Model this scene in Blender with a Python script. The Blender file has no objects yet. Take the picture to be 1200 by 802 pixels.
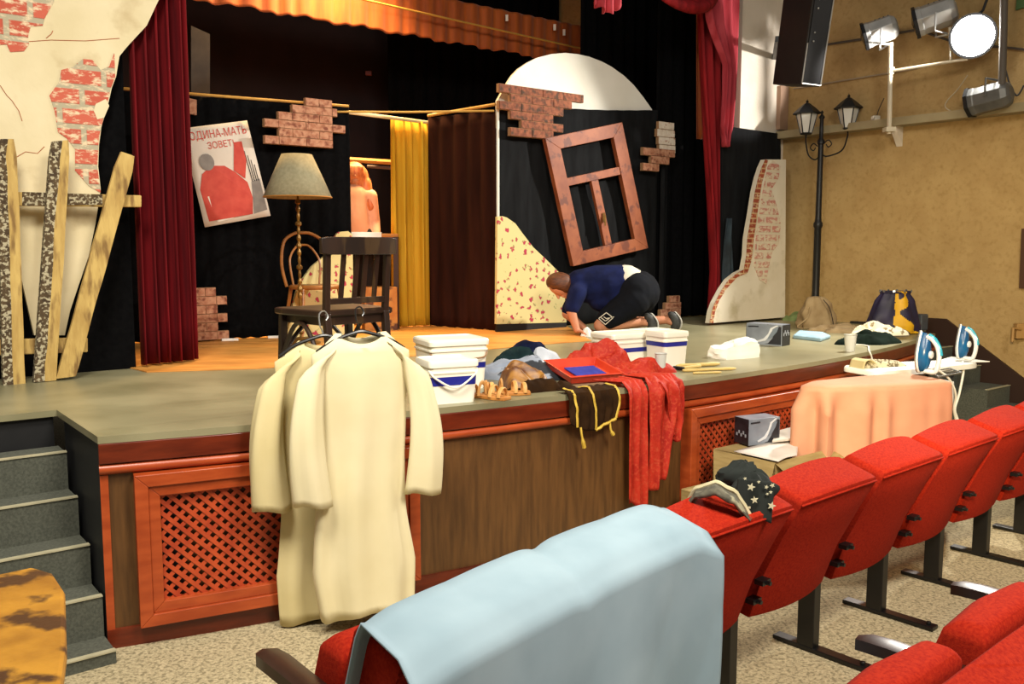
import bpy, math, random
from mathutils import Vector, Matrix, noise
R = math.radians
S = bpy.context.scene
COL = S.collection
random.seed(4)

# ---------------------------------------------------------------- camera
F = 1050.0
PITCH = math.atan(111.0 / F)
CAMZ = 1.66
cd = bpy.data.cameras.new('camera'); cam = bpy.data.objects.new('camera', cd); COL.objects.link(cam)
cam.location = (0, 0, CAMZ); cam.rotation_euler = (math.pi / 2 - PITCH, 0, 0)
cd.sensor_width = 36; cd.lens = 36 * F / 1200; cd.clip_end = 100; cd.clip_start = .05
S.camera = cam
DZ = .9                                    # stage deck height
UX, UY = math.cos(R(38)), math.sin(R(38))  # u: along the proscenium, v: up stage


def ray(px, py):
    dx = (px - 600) / F; dy = (401 - py) / F
    return Vector((dx, math.cos(PITCH) + dy * math.sin(PITCH), -math.sin(PITCH) + dy * math.cos(PITCH)))


def P(px, py, Y):
    d = ray(px, py); k = Y / d.y
    return Vector((d.x * k, Y, CAMZ + d.z * k))


def G(px, py, z=DZ):
    d = ray(px, py); k = (z - CAMZ) / d.z
    return Vector((d.x * k, d.y * k, z))


def W(u, v, z=DZ):
    return Vector((u * UX - v * UY, u * UY + v * UX, z))


def UV(px, py, v):
    """point of a scenery plane at stage depth v -> (u, z)"""
    d = ray(px, py); vd = -UY * d.x + UX * d.y; k = v / vd
    return (d.x * k * UX + d.y * k * UY, CAMZ + d.z * k)


# ---------------------------------------------------------------- materials
def C(h):
    h = h.lstrip('#'); o = []
    for i in (0, 2, 4):
        c = int(h[i:i + 2], 16) / 255
        o.append(c / 12.92 if c <= .04045 else ((c + .055) / 1.055) ** 2.4)
    return (*o, 1)


MATS = {}


def base(name):
    m = bpy.data.materials.new(name); m.use_nodes = True; nt = m.node_tree
    b = nt.nodes['Principled BSDF']
    tc = nt.nodes.new('ShaderNodeTexCoord')
    return m, nt, b, tc


def mat(name, c1, c2=None, scale=8, rough=.8, bump=.0, metal=0, stretch=(1, 1, 1), detail=4, lo=.35, hi=.65,
        bscale=None, sheen=0, emit=0, trans=0, spec=.5, c3=None, s3=3, lo3=.55, hi3=.62, glass=0):
    if name in MATS: return MATS[name]
    m, nt, b, tc = base(name)
    L = nt.links.new
    b.inputs['Roughness'].default_value = rough; b.inputs['Metallic'].default_value = metal
    b.inputs['Specular IOR Level'].default_value = spec
    b.inputs['Base Color'].default_value = C(c1)
    mp = nt.nodes.new('ShaderNodeMapping'); mp.inputs['Scale'].default_value = stretch
    L(tc.outputs['Object'], mp.inputs['Vector'])
    no = nt.nodes.new('ShaderNodeTexNoise'); no.inputs['Scale'].default_value = scale; no.inputs['Detail'].default_value = detail
    L(mp.outputs[0], no.inputs['Vector'])
    rp = nt.nodes.new('ShaderNodeValToRGB')
    rp.color_ramp.elements[0].position = lo; rp.color_ramp.elements[1].position = hi
    rp.color_ramp.elements[0].color = C(c1); rp.color_ramp.elements[1].color = C(c2 or c1)
    L(no.outputs['Fac'], rp.inputs[0]); out = rp.outputs[0]
    if c3:
        n3 = nt.nodes.new('ShaderNodeTexNoise'); n3.inputs['Scale'].default_value = s3; n3.inputs['Detail'].default_value = 6
        L(mp.outputs[0], n3.inputs['Vector'])
        r3 = nt.nodes.new('ShaderNodeValToRGB'); r3.color_ramp.elements[0].position = lo3; r3.color_ramp.elements[1].position = hi3
        L(n3.outputs['Fac'], r3.inputs[0])
        mx = nt.nodes.new('ShaderNodeMix'); mx.data_type = 'RGBA'
        L(r3.outputs[0], mx.inputs[0]); L(out, mx.inputs[6]); mx.inputs[7].default_value = C(c3); out = mx.outputs[2]
    L(out, b.inputs['Base Color'])
    if bump:
        nb = nt.nodes.new('ShaderNodeTexNoise'); nb.inputs['Scale'].default_value = bscale or scale * 4; nb.inputs['Detail'].default_value = 3
        L(mp.outputs[0], nb.inputs['Vector'])
        bp = nt.nodes.new('ShaderNodeBump'); bp.inputs['Strength'].default_value = bump; bp.inputs['Distance'].default_value = .01
        L(nb.outputs['Fac'], bp.inputs['Height']); L(bp.outputs[0], b.inputs['Normal'])
    if sheen: b.inputs['Sheen Weight'].default_value = sheen
    if emit:
        b.inputs['Emission Color'].default_value = C(c1); b.inputs['Emission Strength'].default_value = emit
    if glass: b.inputs['Transmission Weight'].default_value = glass
    MATS[name] = m
    return m


def brick_mat(name, ca, cb, mortar, scale=1, bw=.21, rh=.075, ms=.008, wear=None, wear_lo=.5, wear_hi=.56, wear_scale=14):
    if name in MATS: return MATS[name]
    m, nt, b, tc = base(name); L = nt.links.new
    sp = nt.nodes.new('ShaderNodeSeparateXYZ'); cb_ = nt.nodes.new('ShaderNodeCombineXYZ')
    L(tc.outputs['Object'], sp.inputs[0]); L(sp.outputs[0], cb_.inputs[0]); L(sp.outputs[2], cb_.inputs[1])
    br = nt.nodes.new('ShaderNodeTexBrick')
    br.inputs['Scale'].default_value = scale; br.inputs['Brick Width'].default_value = bw; br.inputs['Row Height'].default_value = rh
    br.inputs['Mortar Size'].default_value = ms; br.inputs['Mortar Smooth'].default_value = .3
    br.inputs['Color1'].default_value = C(ca); br.inputs['Color2'].default_value = C(cb); br.inputs['Mortar'].default_value = C(mortar)
    L(cb_.outputs[0], br.inputs['Vector']); out = br.outputs['Color']
    if wear:
        n3 = nt.nodes.new('ShaderNodeTexNoise'); n3.inputs['Scale'].default_value = wear_scale; n3.inputs['Detail'].default_value = 8
        n3.inputs['Roughness'].default_value = .7
        mp = nt.nodes.new('ShaderNodeMapping'); mp.inputs['Scale'].default_value = (1, 1, 2.2); L(tc.outputs['Object'], mp.inputs[0]); L(mp.outputs[0], n3.inputs['Vector'])
        r3 = nt.nodes.new('ShaderNodeValToRGB'); r3.color_ramp.elements[0].position = wear_lo; r3.color_ramp.elements[1].position = wear_hi
        L(n3.outputs['Fac'], r3.inputs[0]); mx = nt.nodes.new('ShaderNodeMix'); mx.data_type = 'RGBA'
        L(r3.outputs[0], mx.inputs[0]); L(out, mx.inputs[6]); mx.inputs[7].default_value = C(wear); out = mx.outputs[2]
    L(out, b.inputs['Base Color']); b.inputs['Roughness'].default_value = .85
    bp = nt.nodes.new('ShaderNodeBump'); bp.inputs['Strength'].default_value = .6; bp.inputs['Distance'].default_value = .006; bp.invert = True
    L(br.outputs['Fac'], bp.inputs['Height']); L(bp.outputs[0], b.inputs['Normal'])
    MATS[name] = m; return m


def floral_mat():
    m, nt, b, tc = base('floral cotton'); L = nt.links.new
    vo = nt.nodes.new('ShaderNodeTexVoronoi'); vo.inputs['Scale'].default_value = 13; vo.inputs['Randomness'].default_value = .8
    wob = nt.nodes.new('ShaderNodeTexNoise'); wob.inputs['Scale'].default_value = 28
    add = nt.nodes.new('ShaderNodeVectorMath'); add.operation = 'MULTIPLY_ADD'; add.inputs[1].default_value = (.07, .07, .07)
    L(tc.outputs['Object'], wob.inputs['Vector']); L(wob.outputs['Color'], add.inputs[0]); L(tc.outputs['Object'], add.inputs[2])
    L(add.outputs[0], vo.inputs['Vector'])
    rp = nt.nodes.new('ShaderNodeValToRGB'); e = rp.color_ramp.elements
    e[0].position = 0; e[0].color = C('#a02040'); e[1].position = .22; e[1].color = C('#b83a50')
    x = e.new(.26); x.color = C('#8d9a58'); x = e.new(.31); x.color = C('#d3c588')
    L(vo.outputs['Distance'], rp.inputs[0]); L(rp.outputs[0], b.inputs['Base Color']); b.inputs['Roughness'].default_value = .85
    MATS['floral'] = m; return m


# ---------------------------------------------------------------- mesh builder
class MB:
    def __init__(s): s.v = []; s.f = []; s.m = []; s.mi = 0

    def add(s, vs, fs):
        o = len(s.v); s.v += [Vector(p) for p in vs]
        for f in fs: s.f.append([i + o for i in f]); s.m.append(s.mi)
        return s

    def hexa(s, p):  # p: 4 bottom, 4 top
        return s.add(p, [(3, 2, 1, 0), (4, 5, 6, 7), (0, 1, 5, 4), (1, 2, 6, 5), (2, 3, 7, 6), (3, 0, 4, 7)])

    def box(s, c, d, M=None):
        x, y, z = d[0] / 2, d[1] / 2, d[2] / 2
        p = [Vector(q) for q in [(-x, -y, -z), (x, -y, -z), (x, y, -z), (-x, y, -z), (-x, -y, z), (x, -y, z), (x, y, z), (-x, y, z)]]
        if M is not None: p = [M @ q for q in p]
        return s.hexa([q + Vector(c) for q in p])

    def bar(s, a, b, w, h, up=(0, 0, 1)):
        a = Vector(a); b = Vector(b); d = (b - a).normalized(); up = Vector(up)
        sx = d.cross(up)
        if sx.length < .01: sx = d.cross(Vector((0, 1, 0)))
        sx.normalize(); uz = sx.cross(d).normalized()
        q = [-sx * w / 2 - uz * h / 2, sx * w / 2 - uz * h / 2, sx * w / 2 + uz * h / 2, -sx * w / 2 + uz * h / 2]
        return s.hexa([a + k for k in q] + [b + k for k in q])

    def prism(s, pts, n, t=None):
        n = Vector(n)
        if t is not None: n = n.normalized() * t
        k = len(pts); a = [Vector(p) for p in pts]; b = [p + n for p in a]
        return s.add(a + b, [tuple(range(k))[::-1], tuple(range(k, 2 * k))] + [(i, (i + 1) % k, (i + 1) % k + k, i + k) for i in range(k)])

    def loft(s, rings, caps=True, closed=True):
        n = len(rings[0]); vs = [p for r in rings for p in r]; fs = []
        for i in range(len(rings) - 1):
            for j in range(n if closed else n - 1):
                k = (j + 1) % n; fs.append((i * n + j, i * n + k, (i + 1) * n + k, (i + 1) * n + j))
        if caps: fs.append(tuple(range(n))[::-1]); fs.append(tuple(range((len(rings) - 1) * n, len(rings) * n)))
        return s.add(vs, fs)

    def tube(s, path, r, n=8, caps=True, sq=1):
        path = [Vector(p) for p in path]; rr = r if isinstance(r, (list, tuple)) else [r] * len(path)
        rings = []; ref = None
        for i, p in enumerate(path):
            d = (path[min(i + 1, len(path) - 1)] - path[max(i - 1, 0)])
            d = d.normalized() if d.length > 1e-9 else Vector((0, 0, 1))
            if ref is None:
                ref = d.cross(Vector((0, 0, 1)))
                if ref.length < .1: ref = Vector((1, 0, 0))
            a = (ref - d * ref.dot(d)).normalized(); ref = a; b = d.cross(a)
            rings.append([p + a * rr[i] * math.cos(t) + b * rr[i] * sq * math.sin(t) for t in [2 * math.pi * k / n for k in range(n)]])
        return s.loft(rings, caps)

    def lathe(s, prof, c=(0, 0, 0), n=20, axis=None):
        M = Vector((0, 0, 1)).rotation_difference(Vector(axis)).to_matrix() if axis is not None else Matrix.Identity(3)
        rings = [[Vector(c) + M @ Vector((max(r, 1e-4) * math.cos(t), max(r, 1e-4) * math.sin(t), z)) for t in [2 * math.pi * k / n for k in range(n)]] for r, z in prof]
        return s.loft(rings, True)

    def ell(s, c, r, M=None, n=16, m=10):
        M = M or Matrix.Identity(3); rings = []
        for i in range(m + 1):
            a = math.pi * (i / m - .5); ra = max(math.cos(a), 1e-3)
            rings.append([Vector(c) + M @ Vector((r[0] * ra * math.cos(t), r[1] * ra * math.sin(t), r[2] * math.sin(a))) for t in [2 * math.pi * k / n for k in range(n)]])
        return s.loft(rings, True)

    def cap(s, a, b, ra, rb, n=12):  # tapered capsule
        a = Vector(a); b = Vector(b); d = (b - a); L_ = d.length; d.normalize()
        prof = [(ra * math.sin(t), -ra * math.cos(t)) for t in [math.pi / 2 * k / 4 for k in range(5)]]
        prof += [(rb * math.cos(t), L_ + rb * math.sin(t)) for t in [math.pi / 2 * k / 4 for k in range(5)]]
        return s.lathe(prof, a, n, d)

    def grid(s, fn, nu, nv):
        vs = [Vector(fn(i / nu, j / nv)) for j in range(nv + 1) for i in range(nu + 1)]
        return s.add(vs, [(j * (nu + 1) + i, j * (nu + 1) + i + 1, (j + 1) * (nu + 1) + i + 1, (j + 1) * (nu + 1) + i) for j in range(nv) for i in range(nu)])

    def build(s, name, m, parent=None, world=False, smooth=False, bevel=0, solid=0, remesh=0, sub=0, origin=None, rotz=0, ang=40, off=-1):
        """world=True: vertices are world positions; they are moved into the parent's (or own) frame"""
        me = bpy.data.meshes.new(name); o = bpy.data.objects.new(name, me); COL.objects.link(o)
        vs = s.v
        if parent is not None:
            o.parent = parent
            if world:
                root = parent
                while root.parent: root = root.parent
                Mi = root.matrix_basis.inverted(); vs = [Mi @ p for p in vs]
        else:
            if origin is None:
                xs = [p.x for p in vs]; ys = [p.y for p in vs]; zs = [p.z for p in vs]
                origin = Vector(((min(xs) + max(xs)) / 2, (min(ys) + max(ys)) / 2, min(zs)))
            Mo = Matrix.Translation(origin) @ Matrix.Rotation(rotz, 4, 'Z')
            o.location = origin; o.rotation_euler = (0, 0, rotz)
            Mi = Mo.inverted(); vs = [Mi @ p for p in vs]
        me.from_pydata([tuple(p) for p in vs], [], s.f)
        for k in (m if isinstance(m, (list, tuple)) else [m]): me.materials.append(k)
        for pl, mi in zip(me.polygons, s.m): pl.material_index = mi
        me.update()
        import bmesh
        bm = bmesh.new(); bm.from_mesh(me); bmesh.ops.recalc_face_normals(bm, faces=bm.faces)
        bm.to_mesh(me); bm.free()
        if smooth:
            me.shade_smooth(); me.set_sharp_from_angle(angle=R(ang))
        if solid:
            k = o.modifiers.new('solid', 'SOLIDIFY'); k.thickness = solid; k.offset = off
        if remesh:
            k = o.modifiers.new('re', 'REMESH'); k.mode = 'VOXEL'; k.voxel_size = remesh; k.use_smooth_shade = True
            k2 = o.modifiers.new('sm', 'SMOOTH'); k2.iterations = 6; k2.factor = .5
        if bevel:
            k = o.modifiers.new('bev', 'BEVEL'); k.width = bevel; k.segments = 2; k.limit_method = 'ANGLE'
        if sub:
            k = o.modifiers.new('sub', 'SUBSURF'); k.levels = sub; k.render_levels = sub
        return o


def thing(name, label, cat, loc=(0, 0, 0), rotz=0, group=None):
    o = bpy.data.objects.new(name, None); COL.objects.link(o); o.empty_display_size = .1
    o.location = loc; o.rotation_euler = (0, 0, rotz)
    o.matrix_basis = Matrix.Translation(Vector(loc)) @ Matrix.Rotation(rotz, 4, 'Z')
    o['label'] = label; o['category'] = cat
    if group: o['group'] = group
    return o


def tag(o, label, cat, group=None, kind=None):
    o['label'] = label; o['category'] = cat
    if group: o['group'] = group
    if kind: o['kind'] = kind
    return o


def struct(o): o['kind'] = 'structure'; return o


def dup(root, loc=None, rotz=None, label=None):
    r = root.copy(); COL.objects.link(r)
    if loc is not None: r.location = loc
    if rotz is not None: r.rotation_euler = (0, 0, rotz)
    if label: r['label'] = label

    def rec(a, b):
        for ch in [x for x in bpy.data.objects if x.parent == a]:
            c = ch.copy(); COL.objects.link(c); c.parent = b; rec(ch, c)
    rec(root, r)
    return r


def nz(x, y=0, z=0, s=1): return noise.noise(Vector((x * s, y * s, z * s)))


def smooth_path(pts, n=8):
    """Catmull-Rom through pts"""
    pts = [Vector(p) for p in pts]; out = []
    for i in range(len(pts) - 1):
        p0 = pts[max(i - 1, 0)]; p1 = pts[i]; p2 = pts[i + 1]; p3 = pts[min(i + 2, len(pts) - 1)]
        for k in range(n):
            t = k / n
            out.append(.5 * ((2 * p1) + (p2 - p0) * t + (2 * p0 - 5 * p1 + 4 * p2 - p3) * t * t + (3 * p1 - p0 - 3 * p2 + p3) * t ** 3))
    out.append(pts[-1]); return out


# palette
M_deck = mat('stage deck paint', '#7f7a5c', '#9a9474', 2.2, rough=.33, bump=.05, bscale=60, c3='#6b674c', s3=1.1, lo3=.5, hi3=.7)
M_ply = mat('bare plywood', '#cc883a', '#e4a250', 3, rough=.45, stretch=(1, 4, 1), bump=.03, c3='#b87a38', s3=1.4, lo3=.5, hi3=.75)
M_mahog = mat('mahogany varnish', '#521a0a', '#6a2610', 5, rough=.3, stretch=(1, 1, 6))
M_mahol = mat('light mahogany', '#963c18', '#ac4c22', 6, rough=.32, stretch=(1, 1, 4))
M_lat = mat('lattice wood', '#a0381a', '#b84a22', 14, rough=.45)
M_veneer = mat('brown veneer', '#4c3115', '#63421f', 4, rough=.45, stretch=(9, 9, 1), detail=6)
M_black = mat('black cloth', '#050506', '#0a0a0b', 30, rough=1, spec=.1)
M_blackp = mat('black paint', '#060607', '#0c0c0d', 12, rough=.6)
M_gcloth = mat('charcoal stage cloth', '#121213', '#1a1b1c', 6, rough=1, spec=.15, stretch=(2, 2, .4))
M_velvet = mat('burgundy velvet', '#4a0309', '#6e0810', 5, rough=.85, spec=.2, stretch=(3, 3, .3))
M_velvet2 = mat('crimson velvet', '#700c12', '#981a20', 5, rough=.8, spec=.25, stretch=(3, 3, .3))
M_gold = mat('gold velour', '#c4921c', '#d6ac34', 4, rough=.8, spec=.2, stretch=(4, 4, .3))
M_orange = mat('orange border velour', '#9c4606', '#b85a0c', 4, rough=.7, sheen=.3, stretch=(4, 4, .5))
M_brownc = mat('dark brown cloth', '#24100a', '#34190f', 3, rough=1, spec=.1, stretch=(3, 3, .4))
M_plaster = mat('painted plaster', '#cdbf97', '#dacda8', 2.5, rough=.85, bump=.15, bscale=25, c3='#b7a47c', s3=3.5, lo3=.56, hi3=.7)
M_white = mat('white canvas', '#f2efe2', '#e8e4d4', 2, rough=.85)
M_cream = mat('cream jersey', '#d3c79c', '#dcd1aa', 3, rough=.9)
M_cream2 = mat('ivory jersey', '#c2b380', '#cdbf90', 3, rough=.9)
M_wall = mat('ochre wall plaster', '#a88a58', '#b29562', 5, rough=.9, bump=.5, bscale=60, c3='#9a7c4a', s3=24, lo3=.5, hi3=.8)
M_wallcream = mat('cream wall plaster', '#ddd2bf', '#e6dccb', 4, rough=.9, bump=.2, bscale=50)
M_carpet = mat('speckled carpet', '#9a8d6c', '#bfb08c', 130, rough=1, bump=.3, bscale=200, c3='#82775a', s3=60, lo3=.5, hi3=.6)
M_stair = mat('grey stair carpet', '#46483e', '#585a4e', 90, rough=1, bump=.3)
M_nose = mat('pale stair nosing', '#a39d80', '#b2ab8c', 20, rough=.6)
M_seat = mat('red seat plush', '#8c1a0c', '#a22812', 120, rough=.95, spec=.12, bump=.15, bscale=300)
M_seatb = mat('black seat metal', '#0c0b0b', rough=.4)
M_arm = mat('dark armrest wood', '#21100b', '#2e1710', 10, rough=.35, stretch=(8, 1, 1))
M_silver = mat('silver paint', '#a9a9a6', '#bcbcb8', 8, rough=.4, metal=.5)
M_dkmetal = mat('dark metal', '#1a1a1b', rough=.45, metal=.3)
M_steel = mat('steel', '#9c9c98', rough=.35, metal=.8)
M_card = mat('cardboard', '#8a7444', '#9b8552', 8, rough=.85, stretch=(1, 1, 8))
M_paper = mat('white paper', '#e6e2d6', '#f0ede4', 6, rough=.8)
M_bucket = mat('white bucket plastic', '#e9e4cf', '#efead8', 3, rough=.35)
M_bblue = mat('blue band', '#1a2384', rough=.4)
M_skin = mat('skin', '#c4805c', '#cf8f6b', 6, rough=.6)
M_pale = mat('white undershirt', '#dcd3bd', rough=.8)
M_navy = mat('navy cotton', '#0d1434', '#141d48', 9, rough=.95, spec=.2)
M_shorts = mat('dark shorts fabric', '#07090f', '#0d1018', 9, rough=.9, spec=.2)
M_hair = mat('brown hair', '#4a260f', '#6b3a18', 30, rough=.6, stretch=(1, 1, 4))
M_brick = brick_mat('prop brick', '#7c3b24', '#93492d', '#a47a58', bw=.17, rh=.062, ms=.007, wear='#5a3a28', wear_lo=.5, wear_hi=.7)
M_brickp = brick_mat('painted worn brick', '#b3503a', '#c26049', '#a89f84', bw=.25, rh=.115, ms=.018, wear='#d9c4a0', wear_lo=.5, wear_hi=.6)
M_floral = floral_mat()
M_darkwood = mat('dark chair wood', '#1d120b', '#2c1b10', 9, rough=.35, stretch=(1, 1, .3), c3='#3d2c19', s3=12)
M_bent = mat('bentwood', '#86521f', '#a4692f', 9, rough=.35)
M_brass = mat('turned brass', '#6a4a1c', '#8a6527', 12, rough=.35, metal=.5)
M_shade = mat('lampshade linen', '#8c8466', '#9a9274', 40, rough=.9)
# ================================================================ STAGE PLATFORM
A0 = Vector((-1.67, 3.55)); B0 = Vector((3.75, 7.9)); LCH = (B0 - A0).length
ch = (B0 - A0).normalized(); on = Vector((ch.y, -ch.x)); SAG = .48


def lip(t, inset=0, z=DZ):
    """point on the curved stage lip at chord distance t (0..LCH)"""
    h = LCH / 2; s_ = SAG * (1 - ((t - h) / h) ** 2)
    d = 2 * SAG * (t - h) / (h * h)                      # slope of the bulge
    nrm = (on + ch * d).normalized()
    p = A0 + ch * t + on * s_ - nrm * inset
    return Vector((p.x, p.y, z))


def lipn(t):
    h = LCH / 2; n = (on + ch * (2 * SAG * (t - h) / (h * h))).normalized(); return Vector((n.x, n.y, 0))


def lipt(px, inset=0, z=DZ):
    """chord distance at which the lip crosses a picture column"""
    lo, hi = 0, LCH
    for _ in range(40):
        m = (lo + hi) / 2; p = lip(m, inset); q = (p.x / p.y) * F / 1.0 + 600
        if q < px: lo = m
        else: hi = m
    return lo


stage = thing('stage_platform', 'raised theatre stage with grey-green floor, curved lip and dark red edge over brown panelling', 'stage', W(4.3, 6.5, 0))
N = 40
arc = [lip(LCH * i / N) for i in range(N + 1)]
poly = arc + [W(7.82, 4.23), W(8.29, 4.23), W(8.29, 10.4), W(-1.6, 10.4), W(-1.6, 4.59), W(.871, 4.59)]
b = MB(); b.prism([Vector((p.x, p.y, DZ - .03)) for p in poly], (0, 0, .03)); b.build('stage_floor', M_deck, stage, True)


def arcwall(b, t0, t1, z0, z1, in0, in1, n=None):
    n = n or max(2, int((t1 - t0) / .15))
    rings = [[lip(t, in0, z0), lip(t, in1, z0), lip(t, in1, z1), lip(t, in0, z1)] for t in [t0 + (t1 - t0) * i / n for i in range(n + 1)]]
    b.loft(rings, True)


b = MB(); arcwall(b, 0, LCH, DZ - .115, DZ - .031, -.002, .06); b.build('lip_board', M_mahog, stage, True, bevel=.004)
b = MB()
rr = [[lip(t, .018 - .022 * math.cos(a), DZ - .14 + .022 * math.sin(a)) for a in [2 * math.pi * k / 10 for k in range(10)]] for t in [LCH * i / N for i in range(N + 1)]]
b.loft(rr); b.build('lip_moulding', M_mahol, stage, True, smooth=True)
b = MB(); arcwall(b, 0, LCH, 0, DZ - .12, .03, .08); b.build('front_panelling', M_veneer, stage, True)
# left flank
b = MB(); n0 = lip(0, .03, 0); b.prism([Vector((n0.x, n0.y, 0)), W(.90, 4.59, 0), W(.90, 4.59, DZ - .03), Vector((n0.x, n0.y, DZ - .03))], W(.03, 0, 0)); b.build('side_panel', M_blackp, stage, True)
b = MB(); n0 = lip(LCH, .03, 0); b.prism([Vector((n0.x, n0.y, 0)), W(7.79, 4.23, 0), W(7.79, 4.23, DZ - .03), Vector((n0.x, n0.y, DZ - .03))], W(-.03, 0, 0)); b.build('side_panel', M_veneer, stage, True)
# corner post strip and skirting
b = MB(); arcwall(b, 0, .03, 0, DZ - .165, .018, .05); b.build('corner_strip', M_mahol, stage, True)
b = MB(); arcwall(b, 0.0, LCH, 0, .08, .012, .03); b.build('skirting', M_mahog, stage, True)


def lattice_panel(t0, t1, z0, z1, lab):
    th = stage
    p0 = lip(t0, .03, 0); p1 = lip(t1, .03, 0); n = lipn((t0 + t1) / 2); ex = (p1 - p0).normalized(); w = (p1 - p0).length
    o0 = p0 + n * .055

    def Q(x, z, d=0): return o0 + ex * x + Vector((0, 0, z)) + n * d
    fr = MB()
    for (fw, dd, off) in ((.052, .022, 0), (.045, .008, .052)):
        a0, a1, b0, b1 = off, w - off, z0 + off, z1 - off
        for q in ([(a0, b1), (a1, b1), (a1 - fw, b1 - fw), (a0 + fw, b1 - fw)], [(a0, b0), (a0 + fw, b0 + fw), (a1 - fw, b0 + fw), (a1, b0)],
                  [(a0, b0), (a0, b1), (a0 + fw, b1 - fw), (a0 + fw, b0 + fw)], [(a1, b0), (a1 - fw, b0 + fw), (a1 - fw, b1 - fw), (a1, b1)]):
            fr.prism([Q(x, z, -.06) for x, z in q], n * (.06 + dd))
    f_ = fr.build('vent_frame', M_mahol, th, True, bevel=.003)
    bk = MB(); bk.prism([Q(.06, z0 + .06, -.052), Q(w - .06, z0 + .06, -.052), Q(w - .06, z1 - .06, -.052), Q(.06, z1 - .06, -.052)], n * .004); bk.build('vent_backing', M_blackp, f_, True)
    lt = MB(); X0, X1, Z0, Z1 = .09, w - .09, z0 + .09, z1 - .09; sp = .052; sw = .0085
    for layer, sg in ((0, 1), (1, -1)):
        cmin = min(Z0 - sg * X0, Z0 - sg * X1); cmax = max(Z1 - sg * X0, Z1 - sg * X1); c = cmin + sp / 2
        while c < cmax:  # z = sg*x + c clipped
            xs = [X0, X1]; za = sg * X0 + c; zb = sg * X1 + c
            pts = []
            for x in (X0, X1):
                z = sg * x + c
                if Z0 <= z <= Z1: pts.append((x, z))
            for z in (Z0, Z1):
                x = (z - c) / sg
                if X0 < x < X1: pts.append((x, z))
            if len(pts) >= 2:
                pts.sort(); p, q = pts[0], pts[-1]
                if math.dist(p, q) > .02: lt.bar(Q(p[0], p[1], -.026 + .0042 * layer), Q(q[0], q[1], -.026 + .0042 * layer), .004, sw * 2, up=ex.cross(n) if False else (ex * -sg + Vector((0, 0, 1))))
            c += sp
    lt.build('lattice', M_lat, f_, True)


tL0 = lipt(146); tR0 = lipt(806); tR1 = lipt(946)
lattice_panel(tL0, tL0 + (tR1 - tR0), .09, DZ - .165, 'left')
lattice_panel(tR0, tR1, .09, DZ - .165, 'right')

# plywood area further up stage
b = MB()
pp = [G(172, 437), G(300, 433), G(420, 424), G(560, 411), G(640, 404), G(693, 400)]
pp = [Vector((p.x, p.y, DZ + .001)) for p in pp] + [Vector((W(6.0, 6.9).x, W(6.0, 6.9).y, DZ + .001)), W(6.0, 9.3, DZ + .001), W(1.2, 9.3, DZ + .001)]
b.prism(pp, (0, 0, .006)); tag(b.build('plywood_flooring', M_ply), 'orange-brown plywood flooring laid over the middle of the stage', 'flooring')

# ---------------------------------------------------------------- stairs
def stairs(u0, u1, v0, tr, lab, n=5, rise=.15):
    t = thing('carpeted_stairs', lab, 'stairs', W((u0 + u1) / 2, v0 - tr * n / 2, 0))
    for i in range(n):
        z = DZ - rise * (i + 1); va = v0 - tr * i; vb = va - tr
        s_ = MB(); s_.prism([W(u0, vb, 0), W(u1, vb, 0), W(u1, va, 0), W(u0, va, 0)], (0, 0, z)); st = s_.build('step', M_stair, t, True)
        q = MB(); q.prism([W(u0, vb - .006, z + .001), W(u1, vb - .006, z + .001), W(u1, vb + .022, z + .001), W(u0, vb + .022, z + .001)], (0, 0, .006)); q.build('nosing', M_nose, st, True)
    return t


stairs(-1.2, .868, 4.588, .18, 'dark carpeted steps with pale nosings at the left end of the stage', rise=.17)
stairs(7.825, 8.25, 4.225, .26, 'grey carpeted steps climbing beside the ochre wall at the right end of the stage')
b = MB(); b.prism([W(8.265, 4.25, .0), W(8.265, 4.25, 1.0), W(8.265, 4.05, 1.0), W(8.265, 2.75, .12), W(8.265, 2.5, .12), W(8.265, 2.5, 0)], W(.025, 0, 0))
struct(b.build('trim_1', mat('dark stringer', '#2e1a10', rough=.5)))
b = MB(); b.prism([W(-1.2, 4.62, 0), W(.86, 4.62, 0), W(.86, 4.62, DZ - .03), W(-1.2, 4.62, DZ - .03)], W(0, .03, 0)); b.build('stage_riser', M_blackp, stage, True)

# ---------------------------------------------------------------- room shell
b = MB(); b.prism([(-6, -3, -.05), (11, -3, -.05), (11, 13, -.05), (-6, 13, -.05)], (0, 0, .05)); struct(b.build('floor', M_carpet))
HC = 6.0
b = MB(); b.prism([W(8.29, -2.6, 0), W(8.29, 10.4, 0), W(8.29, 10.4, HC), W(8.29, -2.6, HC)], W(.2, 0, 0)); struct(b.build('wall_right', M_wall))
b = MB(); b.prism([W(7.55, 5.9, DZ), W(8.289, 5.9, DZ), W(8.289, 5.9, HC), W(7.55, 5.9, HC)], W(0, .25, 0)); struct(b.build('wall_front_right', M_wallcream))
b = MB(); b.prism([W(-1.6, 5.97, DZ), W(1.5, 5.97, DZ), W(1.5, 5.97, HC), W(-1.6, 5.97, HC)], W(0, .2, 0)); struct(b.build('wall_front_left', M_wallcream))
M_back = mat('dark backstage wall', '#1b1012', '#241618', 3, rough=.95)
b = MB(); b.prism([W(-1.6, 10.3, DZ), W(8.29, 10.3, DZ), W(8.29, 10.3, HC), W(-1.6, 10.3, HC)], W(0, .1, 0)); struct(b.build('wall_back', M_back))
b = MB(); b.prism([W(-1.6, 6.17, DZ), W(-1.6, 10.3, DZ), W(-1.6, 10.3, HC), W(-1.6, 6.17, HC)], W(-.1, 0, 0)); struct(b.build('wall_left', M_back))
b = MB(); b.prism([W(-1.6, 5.97, HC), W(8.29, 5.97, HC), W(8.29, 10.4, HC), W(-1.6, 10.4, HC)], (0, 0, .1)); struct(b.build('ceiling', M_back))
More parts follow.
